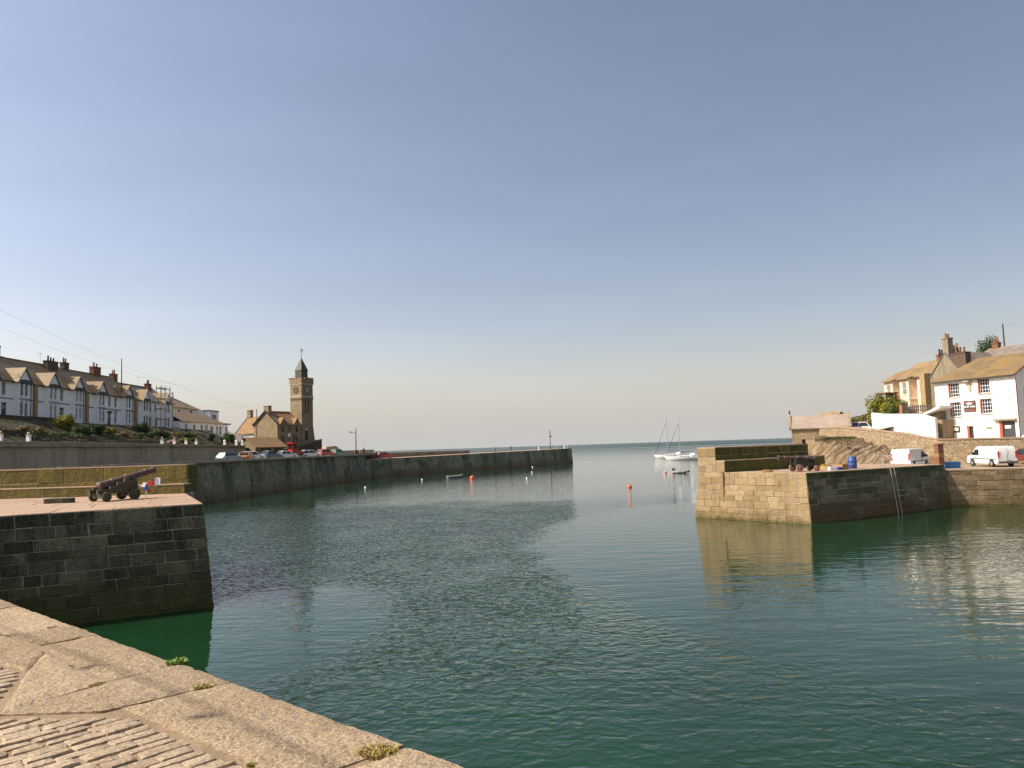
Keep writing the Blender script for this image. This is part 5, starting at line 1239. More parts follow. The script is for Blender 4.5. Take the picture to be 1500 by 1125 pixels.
tier(s0+ee*.80, s0+ee*.80+d2*11.2, ee*1.7, 3.5, 5.45, 43, 3)
# timber fender / chute on the lit face
fe2 = empty('fender_post', (16.4,58.9,0), 0, 'weathered vertical timber fender on the sunlit face of the right pier', 'fender')
q = Pt[1]+ee*((Pt[0]-Pt[1]).length*.74); nl2 = Vector((-.79,-.61))
m = MB(); m.tube((q.x-16.4+nl2.x*.15,q.y-58.9+nl2.y*.15,1.25),(q.x-16.4+nl2.x*.12,q.y-58.9+nl2.y*.12,3.5),.085,.085,8); m.build('post', M['wood'], fe2)
m = MB()
for z in (1.7,3.1): m.tube((q.x-16.4-.1,q.y-58.9-.0,z),(q.x-16.4+nl2.x*.16,q.y-58.9+nl2.y*.16,z),.04,.04,6)
m.build('bracket', M['iron'], fe2)
# steel ladder on the shaded face
ld = empty('steel_ladder', (28.9,58.9,0), math.atan2(dd.y,dd.x), 'steel ladder with hooped handrail on the shaded face of the right pier', 'ladder')
fo = ((Vector((28.9,58.9))-Pt[1]).dot(Vector((dd.y,-dd.x))))
yo = -fo if False else -((Vector((28.9,58.9))-Pt[1]).cross(dd) if False else 0)
dist = (Vector((28.9,58.9))-Pt[1]).dot(Vector((dd.y,-dd.x)))   # >0: in front of the face
for x in (0,.48):
    m = MB(); m.tube((x,dist-.62,-.3),(x,dist-.18,3.45),.028,.028,6); m.path([(x,dist-.18,3.45),(x,dist-.14,4.15),(x,dist+.05,4.38),(x,dist+.35,4.4),(x,dist+.6,4.2),(x,dist+.62,3.45)], .025, 6); m.build('rail', M['steel'], ld)
for i in range(12):
    t = i/12; m = MB(); yy = dist-.62+.44*t; m.tube((0,yy,-.3+3.75*t+.1),(.48,yy,-.3+3.75*t+.1),.016,.016,6); m.build('rung', M['rust'], ld)
# right quay wall and hard
rq = empty('quay_wall', (38,62.8,0), 0, 'brown granite block quay wall in sun below the white vans', 'wall')
o5 = Vector(rq.location); a, b = Vector((35.3,63.15)), Vector((52,61.3)); a2, b2 = Vector((35.3,63.40)), Vector((52,61.55))
block_wall(rq, v3(a,-.3,o5), v3(b,-.3,o5), v3(b2,2.90,o5), v3(a2,2.90,o5), 8, (.6,1.6), 51, M['pierRwall'], gap=.016, out=(.008,.05), ch=.022)
m = MB(); m.prism([(v.x-o5.x,v.y-o5.y) for v in (a2+Vector((-.6,.1)), b2+Vector((0,.1)), b2+Vector((0,1.2)), a2+Vector((-.6,1.2)))], -1, 2.86); m.build('core', M['mortar'], rq)
x = 0; L = (b2-a2).length; d = (b2-a2).normalized(); nrm = Vector((d.y,-d.x))
while x < L:
    x2 = min(L, x+rnd.uniform(1.2,2.2)); q = [a2+d*(x+.006)+nrm*.05, a2+d*(x2-.006)+nrm*.05, a2+d*(x2-.006)-nrm*.7, a2+d*(x+.006)-nrm*.7]
    m = MB(); m.prism([(v.x-o5.x,v.y-o5.y) for v in q], 2.865, 2.96+rnd.uniform(-.01,.01)); m.build('coping_stone', M['deck'], rq); x = x2
m = MB(); m.poly([(34.6,64.0,2.935),(52,62.2,2.935),(75,60,2.935),(75,80,2.935),(30,95,2.935),(18,80,2.935),(22,70,2.935)]); m.poly([(34.6,64,-1),(34.6,64,2.935),(22,70,2.935),(22,70,-1)])
tag(m.build('quay_hard', M['road']), kind='structure')
m = MB(); mr = [Vector((20.5,54.3)),Vector((35,63.5)),Vector((34,70)),Vector((25,76)),Vector((18.5,67))]
# ------------------------------------------------------------------ things on the right quay
def drum(pos, label, r=.31, h=.92, mat='bluep', name='plastic_drum'):
    o = empty(name, pos, 0, label, 'drum')
    m = MB(); m.lathe([(r*.9,0),(r,.04),(r,h*.32),(r*1.04,h*.34),(r*1.04,h*.37),(r,h*.39),(r,h*.62),(r*1.04,h*.64),(r*1.04,h*.67),(r,h*.69),(r*.99,h*.95),(r*.9,h)], 18, 0); b = m.build('body', M[mat], o); smooth_angle(b, 40)
    m = MB(); m.lathe([(r*.86,h+.001),(r*.86,h+.03)], 18, 0); m.build('lid', M['sailcover'], o); return o
drum((25.95,59.4,3.46), 'tall blue plastic drum standing on the right pier', .32, .92)
def crate(name, pos, rz, sx_, sy_, h, mat, label, cat='crate', inner=True):
    o = empty(name, pos, rz, label, cat)
    t = .05
    for b in ((0,sx_,0,t),(0,sx_,sy_-t,sy_),(0,t,t,sy_-t),(sx_-t,sx_,t,sy_-t)): m = MB(); m.box(b[0],b[1],b[2],b[3],0,h); m.build('side', M[mat], o)
    m = MB(); m.box(t,sx_-t,t,sy_-t,.02,.05 if inner else h*.9); m.build('bottom', M[mat], o); 
    m = MB(); m.box(-.02,sx_+.02,-.02,-.002,h*.75,h*.9); m.build('rim', M[mat], o); return o
crate('wooden_crate', (24.55,57.9,3.47), R(20), .55, .45, .42, 'wood', 'small wooden crate at the foot of the blue drum')
crate('bait_box', (24.1,57.6,3.47), R(5), .35, .3, .22, 'bluep', 'tiny dark blue box beside the small wooden crate', 'box')
crate('fish_box', (23.35,57.2,3.48), R(10), .42, .35, .26, 'whitecloth', 'small white box standing alone on the right pier', 'box', False)
sh_ = leaf_mesh('net', M['yellow'], 900, .75, .5, .32, .06, 91)
np_ = empty('net_pile', (24.6,61.6,3.46), 0, 'heap of straw coloured netting beyond the cannon on the right pier', 'net'); link('net_heap', sh_, np_)
m = MB(); m.lathe([(.65,0),(.55,.16),(.3,.24),(.05,.27)], 12, 0); m.build('net_core', M['yellow'], np_)
rc = empty('rope_coil', (18.7,57.3,3.51), 0, 'small coil of old rope lying left of the right pier cannon', 'rope')
m = MB()
for k, r_ in enumerate((.42,.36,.30)):
    m.path([Vector((math.cos(i*.42)*r_,math.sin(i*.42)*r_,.04+k*.05)) for i in range(16)], .03, 5)
m.build('rope', M['wood'], rc)
crate('packing_crate', (37.7,70.4,2.95), R(-30), 1.0, .9, .95, 'wood', 'tan wooden packing crate between white van and brick pillar', inner=False)
crate('blue_tub', (37.05,66.6,2.95), R(-8), 1.25, .8, .52, 'bluetub', 'bright blue plastic tub at the foot of the brick pillar', 'tub')
bp = empty('brick_pillar', (36.4,66.2,2.95), R(10), 'rust stained brick pillar standing before the stone wall', 'pillar')
z = 0; k = 0
while z < 1.95:
    h_ = rnd.uniform(.26,.40); w_ = rnd.uniform(.23,.27); m = MB(); m.box(-w_,w_,-w_,w_,z+.004,z+h_-.008); m.build('course', M['brick' if k % 3 else 'wood'], bp); z += h_; k += 1
m = MB(); m.box(-.3,.3,-.3,.3,z+.002,z+.12); m.build('cap', M['rust'], bp)

# ------------------------------------------------------------------ right side: rock, walls, road, hill, buildings
def hr(x, y):
    f = x-.18*(y-90)
    z = 6.0+2.6*sstep(40,52,f)+9.2*sstep(52,80,f)+5*sstep(80,130,f)
    return z+.35*noise.noise(Vector((x*.25,y*.25,3)))
m = MB(); xs = [1.6*i for i in range(30)]+[50,60,75,100,140,200]; ys = [92+2.5*i for i in range(24)]+[156,170,190,230]
for y in ys:
    for x0 in xs: x = x0+41+.44*(y-92); m.v.append((x, y, (hr(x,y)-3*sstep(150,230,y)-2)*sstep(-.1,.1+4*sstep(105,125,y)+(y-92)*.16*sstep(105,125,y),x0)+2))
nx = len(xs)
for j in range(len(ys)-1):
    for i in range(nx-1): m.f.append([j*nx+i,j*nx+i+1,(j+1)*nx+i+1,(j+1)*nx+i]); m.m.append(0)
tag(m.build('hillside', M['grass'], smooth=True), kind='structure')
m = MB(); prt = [(60,70.5,5.0),(47.6,72.2,5.05),(41.3,75.2,5.15),(38.5,80.2,6.05),(37.3,88.2,6.5),(38,97,6.5)]; far = [(85,84,5.3),(60,88,5.3),(50.5,92,5.35),(48,94,6.3),(46.5,98,6.8),(46,104,7.0)]
for i in range(5): m.poly([prt[i],far[i],far[i+1],prt[i+1]])
tag(m.build('upper_road', M['road']), kind='structure')
sw_ = empty('stone_wall', (41.1,75,2.9), 0, 'tall rubble stone retaining wall behind the vans, rising to the lifeboat house', 'wall')
o6 = Vector(sw_.location); wl = [(60,70,5.20),(47.6,71.8,5.22),(41.1,74.8,5.32),(38.1,80,6.35),(37.1,88,6.95),(37.6,97,7.0)]
for i in range(5):
    (x0,y0,z0),(x1,y1,z1) = wl[i], wl[i+1]; d = Vector((x1-x0,y1-y0)).normalized(); nn = Vector((d.y,-d.x))*.45; ex = d*.02
    m = MB(); b = [(x0,y0),(x1,y1),(x1+nn.x,y1+nn.y),(x0+nn.x,y0+nn.y)]; zz = (z0,z1,z1,z0)
    bt = -Vector((nn.x,nn.y))*.5
    m.hexa([(q[0]-o6.x+(bt.x if k < 2 else 0),q[1]-o6.y+(bt.y if k < 2 else 0),0) for k,q in enumerate(b)]+[(q[0]-o6.x,q[1]-o6.y,zq-o6.z) for q,zq in zip(b,zz)]); m.build('wall_body', M['rubble'], sw_)
    L = Vector((x1-x0,y1-y0)).length; k = max(2,int(L/1.3))
    for j in range(k):
        t0, t1_ = j/k, (j+1)/k; m = MB(); c0 = Vector((x0,y0)).lerp(Vector((x1,y1)),t0)+d*.006; c1 = Vector((x0,y0)).lerp(Vector((x1,y1)),t1_)-d*.006; za, zb = z0+(z1-z0)*t0, z0+(z1-z0)*t1_
        e1 = -Vector((d.y,-d.x))*.06; e2 = Vector((d.y,-d.x))*.5; up_ = rnd.uniform(.10,.16)
        m.hexa([(c0.x+e1.x-o6.x,c0.y+e1.y-o6.y,za-o6.z+.003),(c1.x+e1.x-o6.x,c1.y+e1.y-o6.y,zb-o6.z+.003),(c1.x+e2.x-o6.x,c1.y+e2.y-o6.y,zb-o6.z+.003),(c0.x+e2.x-o6.x,c0.y+e2.y-o6.y,za-o6.z+.003),
                (c0.x+e1.x-o6.x,c0.y+e1.y-o6.y,za-o6.z+up_),(c1.x+e1.x-o6.x,c1.y+e1.y-o6.y,zb-o6.z+up_),(c1.x+e2.x-o6.x,c1.y+e2.y-o6.y,zb-o6.z+up_),(c0.x+e2.x-o6.x,c0.y+e2.y-o6.y,za-o6.z+up_)]); m.build('cap_stone', M['deck'], sw_)
# rock outcrop with slanting strata
g = G('slaty_rock'); p = g.pos()
def dotv(v):
    q = g.n('ShaderNodeVectorMath', operation='DOT_PRODUCT'); q.inputs[1].default_value = v; g.l(p, q.inputs[0]); return q.outputs['Value']
rot = g.n('ShaderNodeCombineXYZ'); g.l(dotv((.28,.1,.2)), rot.inputs[0]); g.l(dotv((-.1,.3,0)), rot.inputs[1]); g.l(dotv((-1.7,.3,2.4)), rot.inputs[2])
st_ = g.noise(1.4, rot.outputs[0], 6, .65, .3)
cc = g.mix(g.ramp(st_, .42, .58), (0.17,0.115,0.06), (0.38,0.285,0.17)); cc = g.mix(g.ramp(g.noise(.5, p, 5, .6), .45, .7, 0, .7), cc, (0.33,0.20,0.085))
M['rock'] = g.out(cc, .9, g.bump(st_, .25, 1.0))
def rock(cx, cy, rx, ry, hz, seed, label, z0=2.8, n=120):
    m = MB(); a = R(38)
    for j in range(n+1):
        for i in range(n+1):
            u, v = i/n*2-1, j/n*2-1
            e = max(0, 1-(abs(u)**2.6+abs(v)**2.2)); x, y = u*rx, v*ry
            z = hz*(e**.55)*(.75+.35*noise.noise(Vector((x*.3,y*.3,seed))))
            s_ = (-x*math.sin(a)+z*math.cos(a)+.25*y)*1.1; led = (s_-math.floor(s_)); l2 = s_*2.7-math.floor(s_*2.7); z += (.50*led**2+.16*l2-.15)*e**.4+.10*noise.noise(Vector((x*1.0,y*1.0,seed)))*e**.3
            m.v.append((x,y,max(-.4,z)))
    for j in range(n):
        for i in range(n): m.f.append([j*(n+1)+i,j*(n+1)+i+1,(j+1)*(n+1)+i+1,(j+1)*(n+1)+i]); m.m.append(0)
    return tag(m.build('rock_outcrop', M['rock'], loc=(cx,cy,z0), rz=R(-15)), label, 'rock')
rock(32.0,76.5,7.2,5.0,2.7,2,'slanting layered rock outcrop below the stone retaining wall')
rock(27.5,84.0,5.0,7.0,2.0,9,'low brown rocks at the foot of the lifeboat house')
# lower stone bastion with grass before the lifeboat house
ba = empty('bastion_wall', (32.2,82.5,2.8), R(-8), 'low rubble bastion with a grassy top before the lifeboat house', 'wall')
m = MB(); m.box(0,5.0,0,4,0,2.9); m.build('wall_body', M['rubble'], ba)
m = MB(); m.box(-.06,1.2,-.06,.5,2.902,3.3); m.build('pier_block', M['rubble'], ba)
tuft('grass_patch', (34.6,83.2,5.7), 2.3, .32, 1500, M['leafmid'], 'grass growing on top of the rubble bastion', 'grass', 61, .02, 1.0)
lb = empty('lifeboat_house', (34.5,95.6,3.6), R(-21), 'stone lifeboat house with a pale slate roof beside the sea', 'boathouse')
ops = [(1.15,1.6,.4,.55),(3.0,2.7,.35,.25)]
m = MB(); wall_face(m, 0, 6.6, -1, 3.55, ops, 0, .2); m.poly([(0,0,-1),(0,5,-1),(0,5,3.55),(0,2.5,5.0),(0,0,3.55)]); m.poly([(6.6,0,-1),(6.6,5,-1),(6.6,5,3.55),(6.6,2.5,5.0),(6.6,0,3.55)]); m.build('wall', M['rubble'], lb)
for x, z, w_, h_ in ops: m = MB(); m.box(x,x+w_,.17,.19,z,z+h_); m.build('slit_window', M['glass'], lb)
m = MB(); gable_roof(m, -.05, 6.65, 0, 5, 3.55, 5.0, over=.25); m.build('roof', M['slatepale'], lb)
m = MB(); 
for x in (-.3,6.62):
    m = MB()
    for (a,za),(b,zb) in (((-.25,3.35),(2.5,5.1)),((5.25,3.35),(2.5,5.1))): m.hexa([(x,a,za),(x+.26,a,za),(x+.26,b,zb),(x,b,zb),(x,a,za+.25),(x+.26,a,za+.25),(x+.26,b,zb+.25),(x,b,zb+.25)])
    m.build('verge_stones', M['rubble'], lb)
m = MB(); m.lathe([(.12,0),(.05,.15),(.13,.3),(.03,.6)], 8, 0, (-.17,2.5,5.3)); m.build('finial', M['iron'], lb)
m = MB(); m.box(3.6,5.9,-1.3,-.003,0,3.2); m.build('lean_to', M['rubbledark'], lb); m = MB(); m.box(4.4,4.8,-1.32,-1.303,2.3,2.6); m.build('slit_window', M['glass'], lb)
g2 = empty('gable_shed', (40.5,99,6.0), R(12), 'small dark timber gable end behind the lifeboat house', 'shed')
m = MB(); m.exy([(0,0),(3.6,0),(3.6,1.4),(1.8,3.0),(0,1.4)], 0, 4); m.build('wall', M['rubble'], g2)
m = MB()
for sg in (0,1):
    xe = -.3 if sg == 0 else 3.9; m.hexa([(xe,-.3,1.15),(1.8,-.3,3.05),(1.8,4.2,3.05),(xe,4.2,1.15),(xe,-.3,1.3),(1.8,-.3,3.2),(1.8,4.2,3.2),(xe,4.2,1.3)])
m.build('roof', M['slate'], g2)

# white-washed inn
pub = empty('inn', (49.55,90.0,5.25), R(-68.2), 'white painted stone inn with small paned windows and a hanging name board', 'inn')
PW, PD, PE, PR_ = 9.7, 8.4, 6.65, 9.15
up = [(1.9,4.75,1.25,1.62),(5.55,4.95,1.25,1.62)]; mid = [(1.95,2.55,1.25,1.62),(5.65,2.70,1.25,1.62)]
dr = [(3.75,.05,.75,1.30),(7.55,.05,1.75,1.75)]; sm = [(1.9,.85,.85,.5)]
m = MB(); wall_face(m, 0, PW, -.6, PE, up+mid+dr+sm, 0, .22)
eops = [(1.2,3.9,1.1,1.4)]
m.poly([(0,0,-.6),(0,PD,-.6),(0,PD,PE),(0,0,PE)])
wall_face(m, 0, PD, -.6, PE, eops, 0, .22, P=lambda x,yy,z:(PW-yy,x,z))
m.poly([(PW,0,PE),(PW,PD,PE),(PW,PD/2,PR_)]); m.poly([(0,PD,-.6),(PW,PD,-.6),(PW,PD,PE),(0,PD,PE)])
m.build('wall', M['whitestone'], pub)
m = MB(); m.add([(0,0,-.6),(-1.0,-.3,-.6),(-.6,1.5,-.6),(0,1.5,-.6),(0,0,2.6),(-.02,1.4,3.2)], [(0,1,4),(1,2,5,4),(2,3,5),(0,4,5,3)]); m.build('buttress', M['whitestone'], pub)
for x, z, w_, h_ in up+mid:
    window(pub, x, z, w_, h_, 0, nx=4, nz=4, rev=.22, sillmat='sandstone')
    m = MB(); m.box(x-.11,x-.004,-.03,.02,z,z+h_); m.box(x+.002,x+.012,-.0,.14,z+.01,z+h_-.01); m.build('window_reveal', M['redframe'], pub)
wq = window(pub, PW, 1.2, 1.1, 1.4, 0, nx=2, nz=2, rev=.22, sillmat='sandstone', rz=R(90)); wq.location = (PW, 1.2, 3.9)
m = MB(); m.box(PW+.003,PW+.02,.0,.12,.0,PE-.3); m.build('corner_band', M['redframe'], pub)
for i, (x, z, w_, h_) in enumerate(dr):
    m = MB(); m.box(x+(.28 if i == 0 else .35),x+w_-.01,.12,.18,z,z+h_); d_ = m.build('door', M['carriagegreen'] if i == 0 else M['framed'], pub)
    m = MB(); m.box(x+.004,x+(.27 if i == 0 else .34),-.02,.10,z,z+h_); m.build('door_frame', M['redframe'], pub)
m = MB(); m.box(8.1,8.75,.09,.115,1.0,1.3); m.build('notice', M['white'], pub)
m = MB(); m.box(7.1,9.55,-.35,.0-.003,1.86,2.02); m.build('porch_slab', M['concrete'], pub)
m = MB(); m.box(3.6,4.7,-.06,-.003,1.37,1.45); m.build('lintel', M['sandstone'], pub)
m = MB(); m.box(1.78,2.87,-.05,-.003,.75,1.45); b_ = m.build('notice_frame', M['framed'], pub); m = MB(); m.box(1.95,2.7,-.07,-.052,.92,1.28); m.build('notice_sheet', M['creamtrim'], b_)
m = MB(); m.box(6.05,6.75,-.03,-.003,1.02,1.2); m.build('vent', M['concrete'], pub)
m = MB(); m.box(.55,1.5,-.04,-.003,2.75,2.85); m.build('ledge', M['sandstone'], pub)
m = MB(); m.tube((9.0,-.06,2.0),(9.0,-.06,PE-.1),.045,.045,6); m.build('drainpipe', M['whitecloth'], pub)
m = MB(); m.hexa([(3.95,-.5,6.35),(4.75,-.5,6.35),(4.75,-.03,6.35),(3.95,-.03,6.35),(3.95,-.5,6.45),(4.75,-.5,6.45),(4.75,-.03,6.45),(3.95,-.03,6.45)]); m.hexa([(4.35,-.14,5.35),(4.65,-.14,5.35),(4.65,-.004,5.35),(4.35,-.004,5.35),(4.25,-.14,6.3),(4.5,-.14,6.3),(4.5,-.004,6.3),(4.25,-.004,6.3)]); m.build('hoist_beam', M['sandstone'], pub)
# name board
m = MB(); m.box(3.62,5.02,-.10,-.004,3.02,4.22); sb = m.build('name_board', M['framed'], pub)
m = MB()
for z0_, z1_ in ((3.12,3.24),(3.95,4.07)): m.box(3.68,4.96,-.106,-.101,z0_,z1_)
m.build('red_stripe', M['redframe'], sb)
def text(body, x, z, size, parent, mat, y=-.108):
    cu = bpy.data.curves.new('lettering', 'FONT'); cu.body = body; cu.size = size; cu.align_x = 'CENTER'; cu.extrude = .004
    t_ = bpy.data.objects.new('lettering', cu); C.objects.link(t_); t_.rotation_euler = (R(90),0,0)
    bpy.context.view_layer.update(); dg = bpy.context.evaluated_depsgraph_get(); me = bpy.data.meshes.new_from_object(t_.evaluated_get(dg)); me.materials.clear(); me.materials.append(mat)
    bpy.data.objects.remove(t_); o = link('lettering', me, parent, (x,y,z)); o.rotation_euler = (R(90),0,0); return o
text('SHIP', 3.98, 3.45, .34, sb, M['white']); text('INN', 4.70, 3.45, .34, sb, M['white'])
m = MB(); m.exy([(4.05,3.82),(4.6,3.82),(4.7,3.98),(3.95,3.98)], -.112, -.107); m.tube((4.32,-.11,3.96),(4.32,-.11,4.35),.02,.02,5); m.build('emblem', M['white'], sb)
m = MB(); e = .3
m.add([(-e,-e,PE-.1),(PW+e*.6,-e,PE-.1),(PW+e*.6,PD+e,PE-.1),(-e,PD+e,PE-.1),(2.6,PD/2,PR_),(PW+e*.6,PD/2,PR_),(-e,-e,PE+.04),(PW+e*.6,-e,PE+.04),(PW+e*.6,PD/2,PR_+.14),(2.6,PD/2,PR_+.14),(-e,PD+e,PE+.04),(PW+e*.6,PD+e,PE+.04)],
      [(6,7,8,9),(0,1,7,6),(6,9,10),(0,6,10,3),(9,8,11,10),(1,5,8,7),(5,2,11,8)]); m.build('roof', M['slateclay'], pub)
m = MB(); m.box(-.32,PW+.2,-.42,-.31,PE-.12,PE); m.build('gutter', M['trimdark'], pub)
# stair at the right end of the inn
sr = empty('stone_steps', (53.0,79.3,5.1), R(-68.2), 'stone steps with a white side wall at the right end of the inn', 'steps')
for k in range(7): m = MB(); m.box(k*.3,2.4,0,1.4,k*.2,(k+1)*.2-.003); m.build('step', M['deck'], sr)
m = MB(); m.exy([(-.9,0),(2.4,0),(2.4,2.2),(2.1,2.2)], -.35, -.05); m.build('side_wall', M['whitestone'], sr)

# cream house with canted bays behind the inn
cr = empty('cream_house', (54.9,110.5,8.1), R(-88), 'cream and peach rendered house with canted bays behind the inn', 'house')
CW, CD, CE, CR = 11.4, 8, 5.35, 7.9
m = MB(); m.poly([(0,0,-1),(CW,0,-1),(CW,0,CE),(0,0,CE)]); m.poly([(0,0,-1),(0,CD,-1),(0,CD,CE),(0,CD/2,CR),(0,0,CE)]); m.poly([(CW,0,-1),(CW,CD,-1),(CW,CD,CE),(CW,CD/2,CR),(CW,0,CE)]); m.build('wall', M['cream'], cr)
for xc in (1.5,5.6,9.9):
    b0, b1, pj = xc-1.05, xc+1.05, -1.5
    ops = [(xc-.55,.5,1.1,1.65),(xc-.55,3.25,1.1,1.65)]
    m = MB(); wall_face(m, b0, b1, -1, CE, ops, pj, .12); m.poly([(b0,0,-1),(b0,pj,-1),(b0,pj,CE),(b0,0,CE)]); m.poly([(b1,0,-1),(b1,pj,-1),(b1,pj,CE),(b1,0,CE)]); m.build('bay', M['cream'], cr)
    for x_, z_, w_, h_ in ops: window(cr, x_, z_, w_, h_, pj, frame='creamtrim', sillmat='creamtrim', rev=.12, pane='curtain')
    m = MB(); m.box(b0-.06,b1+.06,pj-.07,-.07,2.55,2.72); m.build('string_course', M['creamtrim'], cr)
    for x_ in (b0,b1-.28):
        m = MB(); m.box(x_-.02,x_+.30,pj-.03,pj+.22,-1,2.545); m.box(x_-.02,x_+.30,pj-.03,pj+.22,2.725,CE-.01); m.build('quoin', M['creamtrim'], cr)
    m = MB(); ev = .35; ap0, ap1 = (xc,pj+1.3,CE+1.25), (xc,2.6,CE+1.9)
    q_ = [(b0-ev,pj-ev,CE-.05),(b1+ev,pj-ev,CE-.05),(b1+ev,1.2,CE+.75),(b0-ev,1.2,CE+.75)]
    m.add(q_+[(x,y,z+.14) for x,y,z in q_]+[ap0,ap1], [(0,1,5,4),(1,2,6,5),(0,3,7,4),(4,5,8),(5,6,9,8),(7,4,8,9),(3,2,1,0)]); m.build('bay_roof', M['slate'], cr)
m = MB(); m.box(0,CW,-.06,-.003,2.62,2.76); m.build('string_course', M['creamtrim'], cr)
m = MB(); gable_roof(m, -.3, CW+.1, 0, CD, CE, CR, over=.4); m.build('roof', M['slate'], cr)
chimney(cr, 5.8, CD/2, CR-.4, CR+.7, .6, 1.3, 3, 'brick', 'potdark'); chimney(cr, 8.6, CD/2, CR-.4, CR+1.1, .7, 1.4, 3, 'brickdark', 'pot')
m = MB(); m.tube((6.8,CD/2,CR),(6.8,CD/2,CR+4.0),.035,.03,5); m.tube((6.2,CD/2,CR+2.4),(7.2,CD/2,CR+2.4),.025,.025,4); m.build('aerial', M['steel'], cr)
# grey gable house between cream house and inn
gh = empty('grey_gable_house', (53.9,98.8,8.5), R(-75), 'grey rendered gable with tall chimneys rising behind the inn roof', 'house')
m = MB(); m.exy([(0,0),(5.2,0),(5.2,4.5),(2.6,7.4),(0,4.5)], 0, 7, axis='y'); m.build('wall', M['concrete'], gh)
m = MB(); m.hexa([(-.2,-.1,4.3),(2.6,-.1,7.45),(2.6,7,7.45),(-.2,7,4.3),(-.2,-.1,4.45),(2.6,-.1,7.6),(2.6,7,7.6),(-.2,7,4.45)]); m.hexa([(5.4,-.1,4.3),(2.6,-.1,7.45),(2.6,7,7.45),(5.4,7,4.3),(5.4,-.1,4.45),(2.6,-.1,7.6),(2.6,7,7.6),(5.4,7,4.45)]); m.build('roof', M['slategrey'], gh)
chimney(gh, 2.6, .6, 6.6, 9.4, .9, .8, 2, 'concrete', 'pot')
chimney(gh, 4.6, .45, 4.5, 7.3, 2.2, .8, 3, 'brickdark', 'pot')
m = MB(); m.box(-.9,-.1,-.8,.8,-2,5.2); m.build('chimney_breast', M['ochre'], gh)
rh = empty('low_roofed_house', (63,104,13.2), R(-70), 'long low slate roof with twin red chimney pots showing over the inn roof', 'house')
m = MB(); m.box(0,14,0,6,-4,2.2); m.build('wall', M['concrete'], rh); m = MB(); gable_roof(m, -.2, 14.2, 0, 6, 2.2, 4.0); m.build('roof', M['slategrey'], rh); chimney(rh, 1.0, 3, 3.2, 4.8, .9, .6, 2, 'brick', 'pot')
hh_ = empty('hilltop_house', (87.5,126,20.2), R(-60), 'white hilltop house with a pale hipped roof at the far right', 'house')
m = MB(); m.box(0,12,0,8,-4,1.8); m.build('wall', M['white'], hh_)
m = MB(); m.add([(-.4,-.4,1.7),(12.4,-.4,1.7),(12.4,8.4,1.7),(-.4,8.4,1.7),(3.5,4,4.6),(8.5,4,4.6)], [(0,1,5,4),(1,2,5),(2,3,4,5),(3,0,4)]); m.build('roof', M['slatepale'], hh_)
# white boundary walls between lifeboat road and inn
wb_ = empty('white_boundary_wall', (44.4,95.3,6.3), 0, 'long white painted wall along the road left of the inn', 'wall'); o7 = Vector(wb_.location)
wp = [(44.4,95.3,6.3,8.75),(45.0,93.2,6.2,8.5),(46.9,88.6,5.4,8.25),(47.6,86.9,5.2,7.7)]
for i in range(3):
    (x0,y0,b0,t0_),(x1,y1,b1,t1_) = wp[i], wp[i+1]; d = Vector((x1-x0,y1-y0)).normalized(); nn = -Vector((d.y,-d.x))*.35
    m = MB(); m.hexa([(x0-o7.x,y0-o7.y,b0-o7.z-.5),(x1-o7.x,y1-o7.y,b1-o7.z-.5),(x1+nn.x-o7.x,y1+nn.y-o7.y,b1-o7.z-.5),(x0+nn.x-o7.x,y0+nn.y-o7.y,b0-o7.z-.5),(x0-o7.x,y0-o7.y,t0_-o7.z),(x1-o7.x,y1-o7.y,t1_-o7.z),(x1+nn.x-o7.x,y1+nn.y-o7.y,t1_-o7.z),(x0+nn.x-o7.x,y0+nn.y-o7.y,t0_-o7.z)]); m.build('wall_body', M['whitestone'], wb_)
bs = empty('stone_outhouse', (47.7,88.7,5.2), R(-68), 'tan stone outhouse with a white sloping roof edge left of the inn', 'outhouse')
m = MB(); m.box(-1.0,1.6,.4,3.0,-.4,2.3); m.build('wall', M['rubble'], bs); m = MB(); m.hexa([(-1.6,.2,2.55),(1.55,.2,3.6),(1.55,3.2,3.6),(-1.6,3.2,2.55),(-1.6,.2,2.75),(1.55,.2,3.9),(1.55,3.2,3.9),(-1.6,3.2,2.75)]); m.build('roof', M['whitestone'], bs)
m = MB(); m.box(-1.5,-1.0,.1,.6,2.1,2.5); m.build('corbel', M['pot'], bs)
tf = empty('terrace_fence', (47.0,92.5,8.5), R(-66), 'dark picket fence with a terracotta pier on top of the white wall', 'fence')
for k in range(14): m = MB(); m.box(k*.28,k*.28+.12,0,.05,0,.85+.08*(k%2)); m.build('picket', M['pole'], tf)
m = MB(); m.box(-.5,-.1,-.1,.3,-.3,1.0); m.build('pier', M['pot'], tf); m = MB(); m.box(-.1,4,.06,.1,.2,.3); m.box(-.1,4,.06,.1,.6,.7); m.build('rail', M['pole'], tf)
m = MB(); m.box(-.5,4.5,.2,7,-1.2,-.05); tag(m.build('patio', M['concrete'], loc=(47.0,92.5,8.5), rz=R(-66)), kind='structure')
gz = empty('garden_shed', (51.6,109,9.6), R(-80), 'small pergola shed among the bushes left of the cream house', 'shed')
for x in (0,2):
    for y in (0,1.6): m = MB(); m.box(x,x+.12,y,y+.12,-1,2.1); m.build('post', M['wood'], gz)
m = MB(); m.box(-.15,2.3,-.15,1.9,2.102,2.25); m.build('roof', M['rust'], gz)
def onhill(x, y): return (x, y, hr(x,y)-.1)
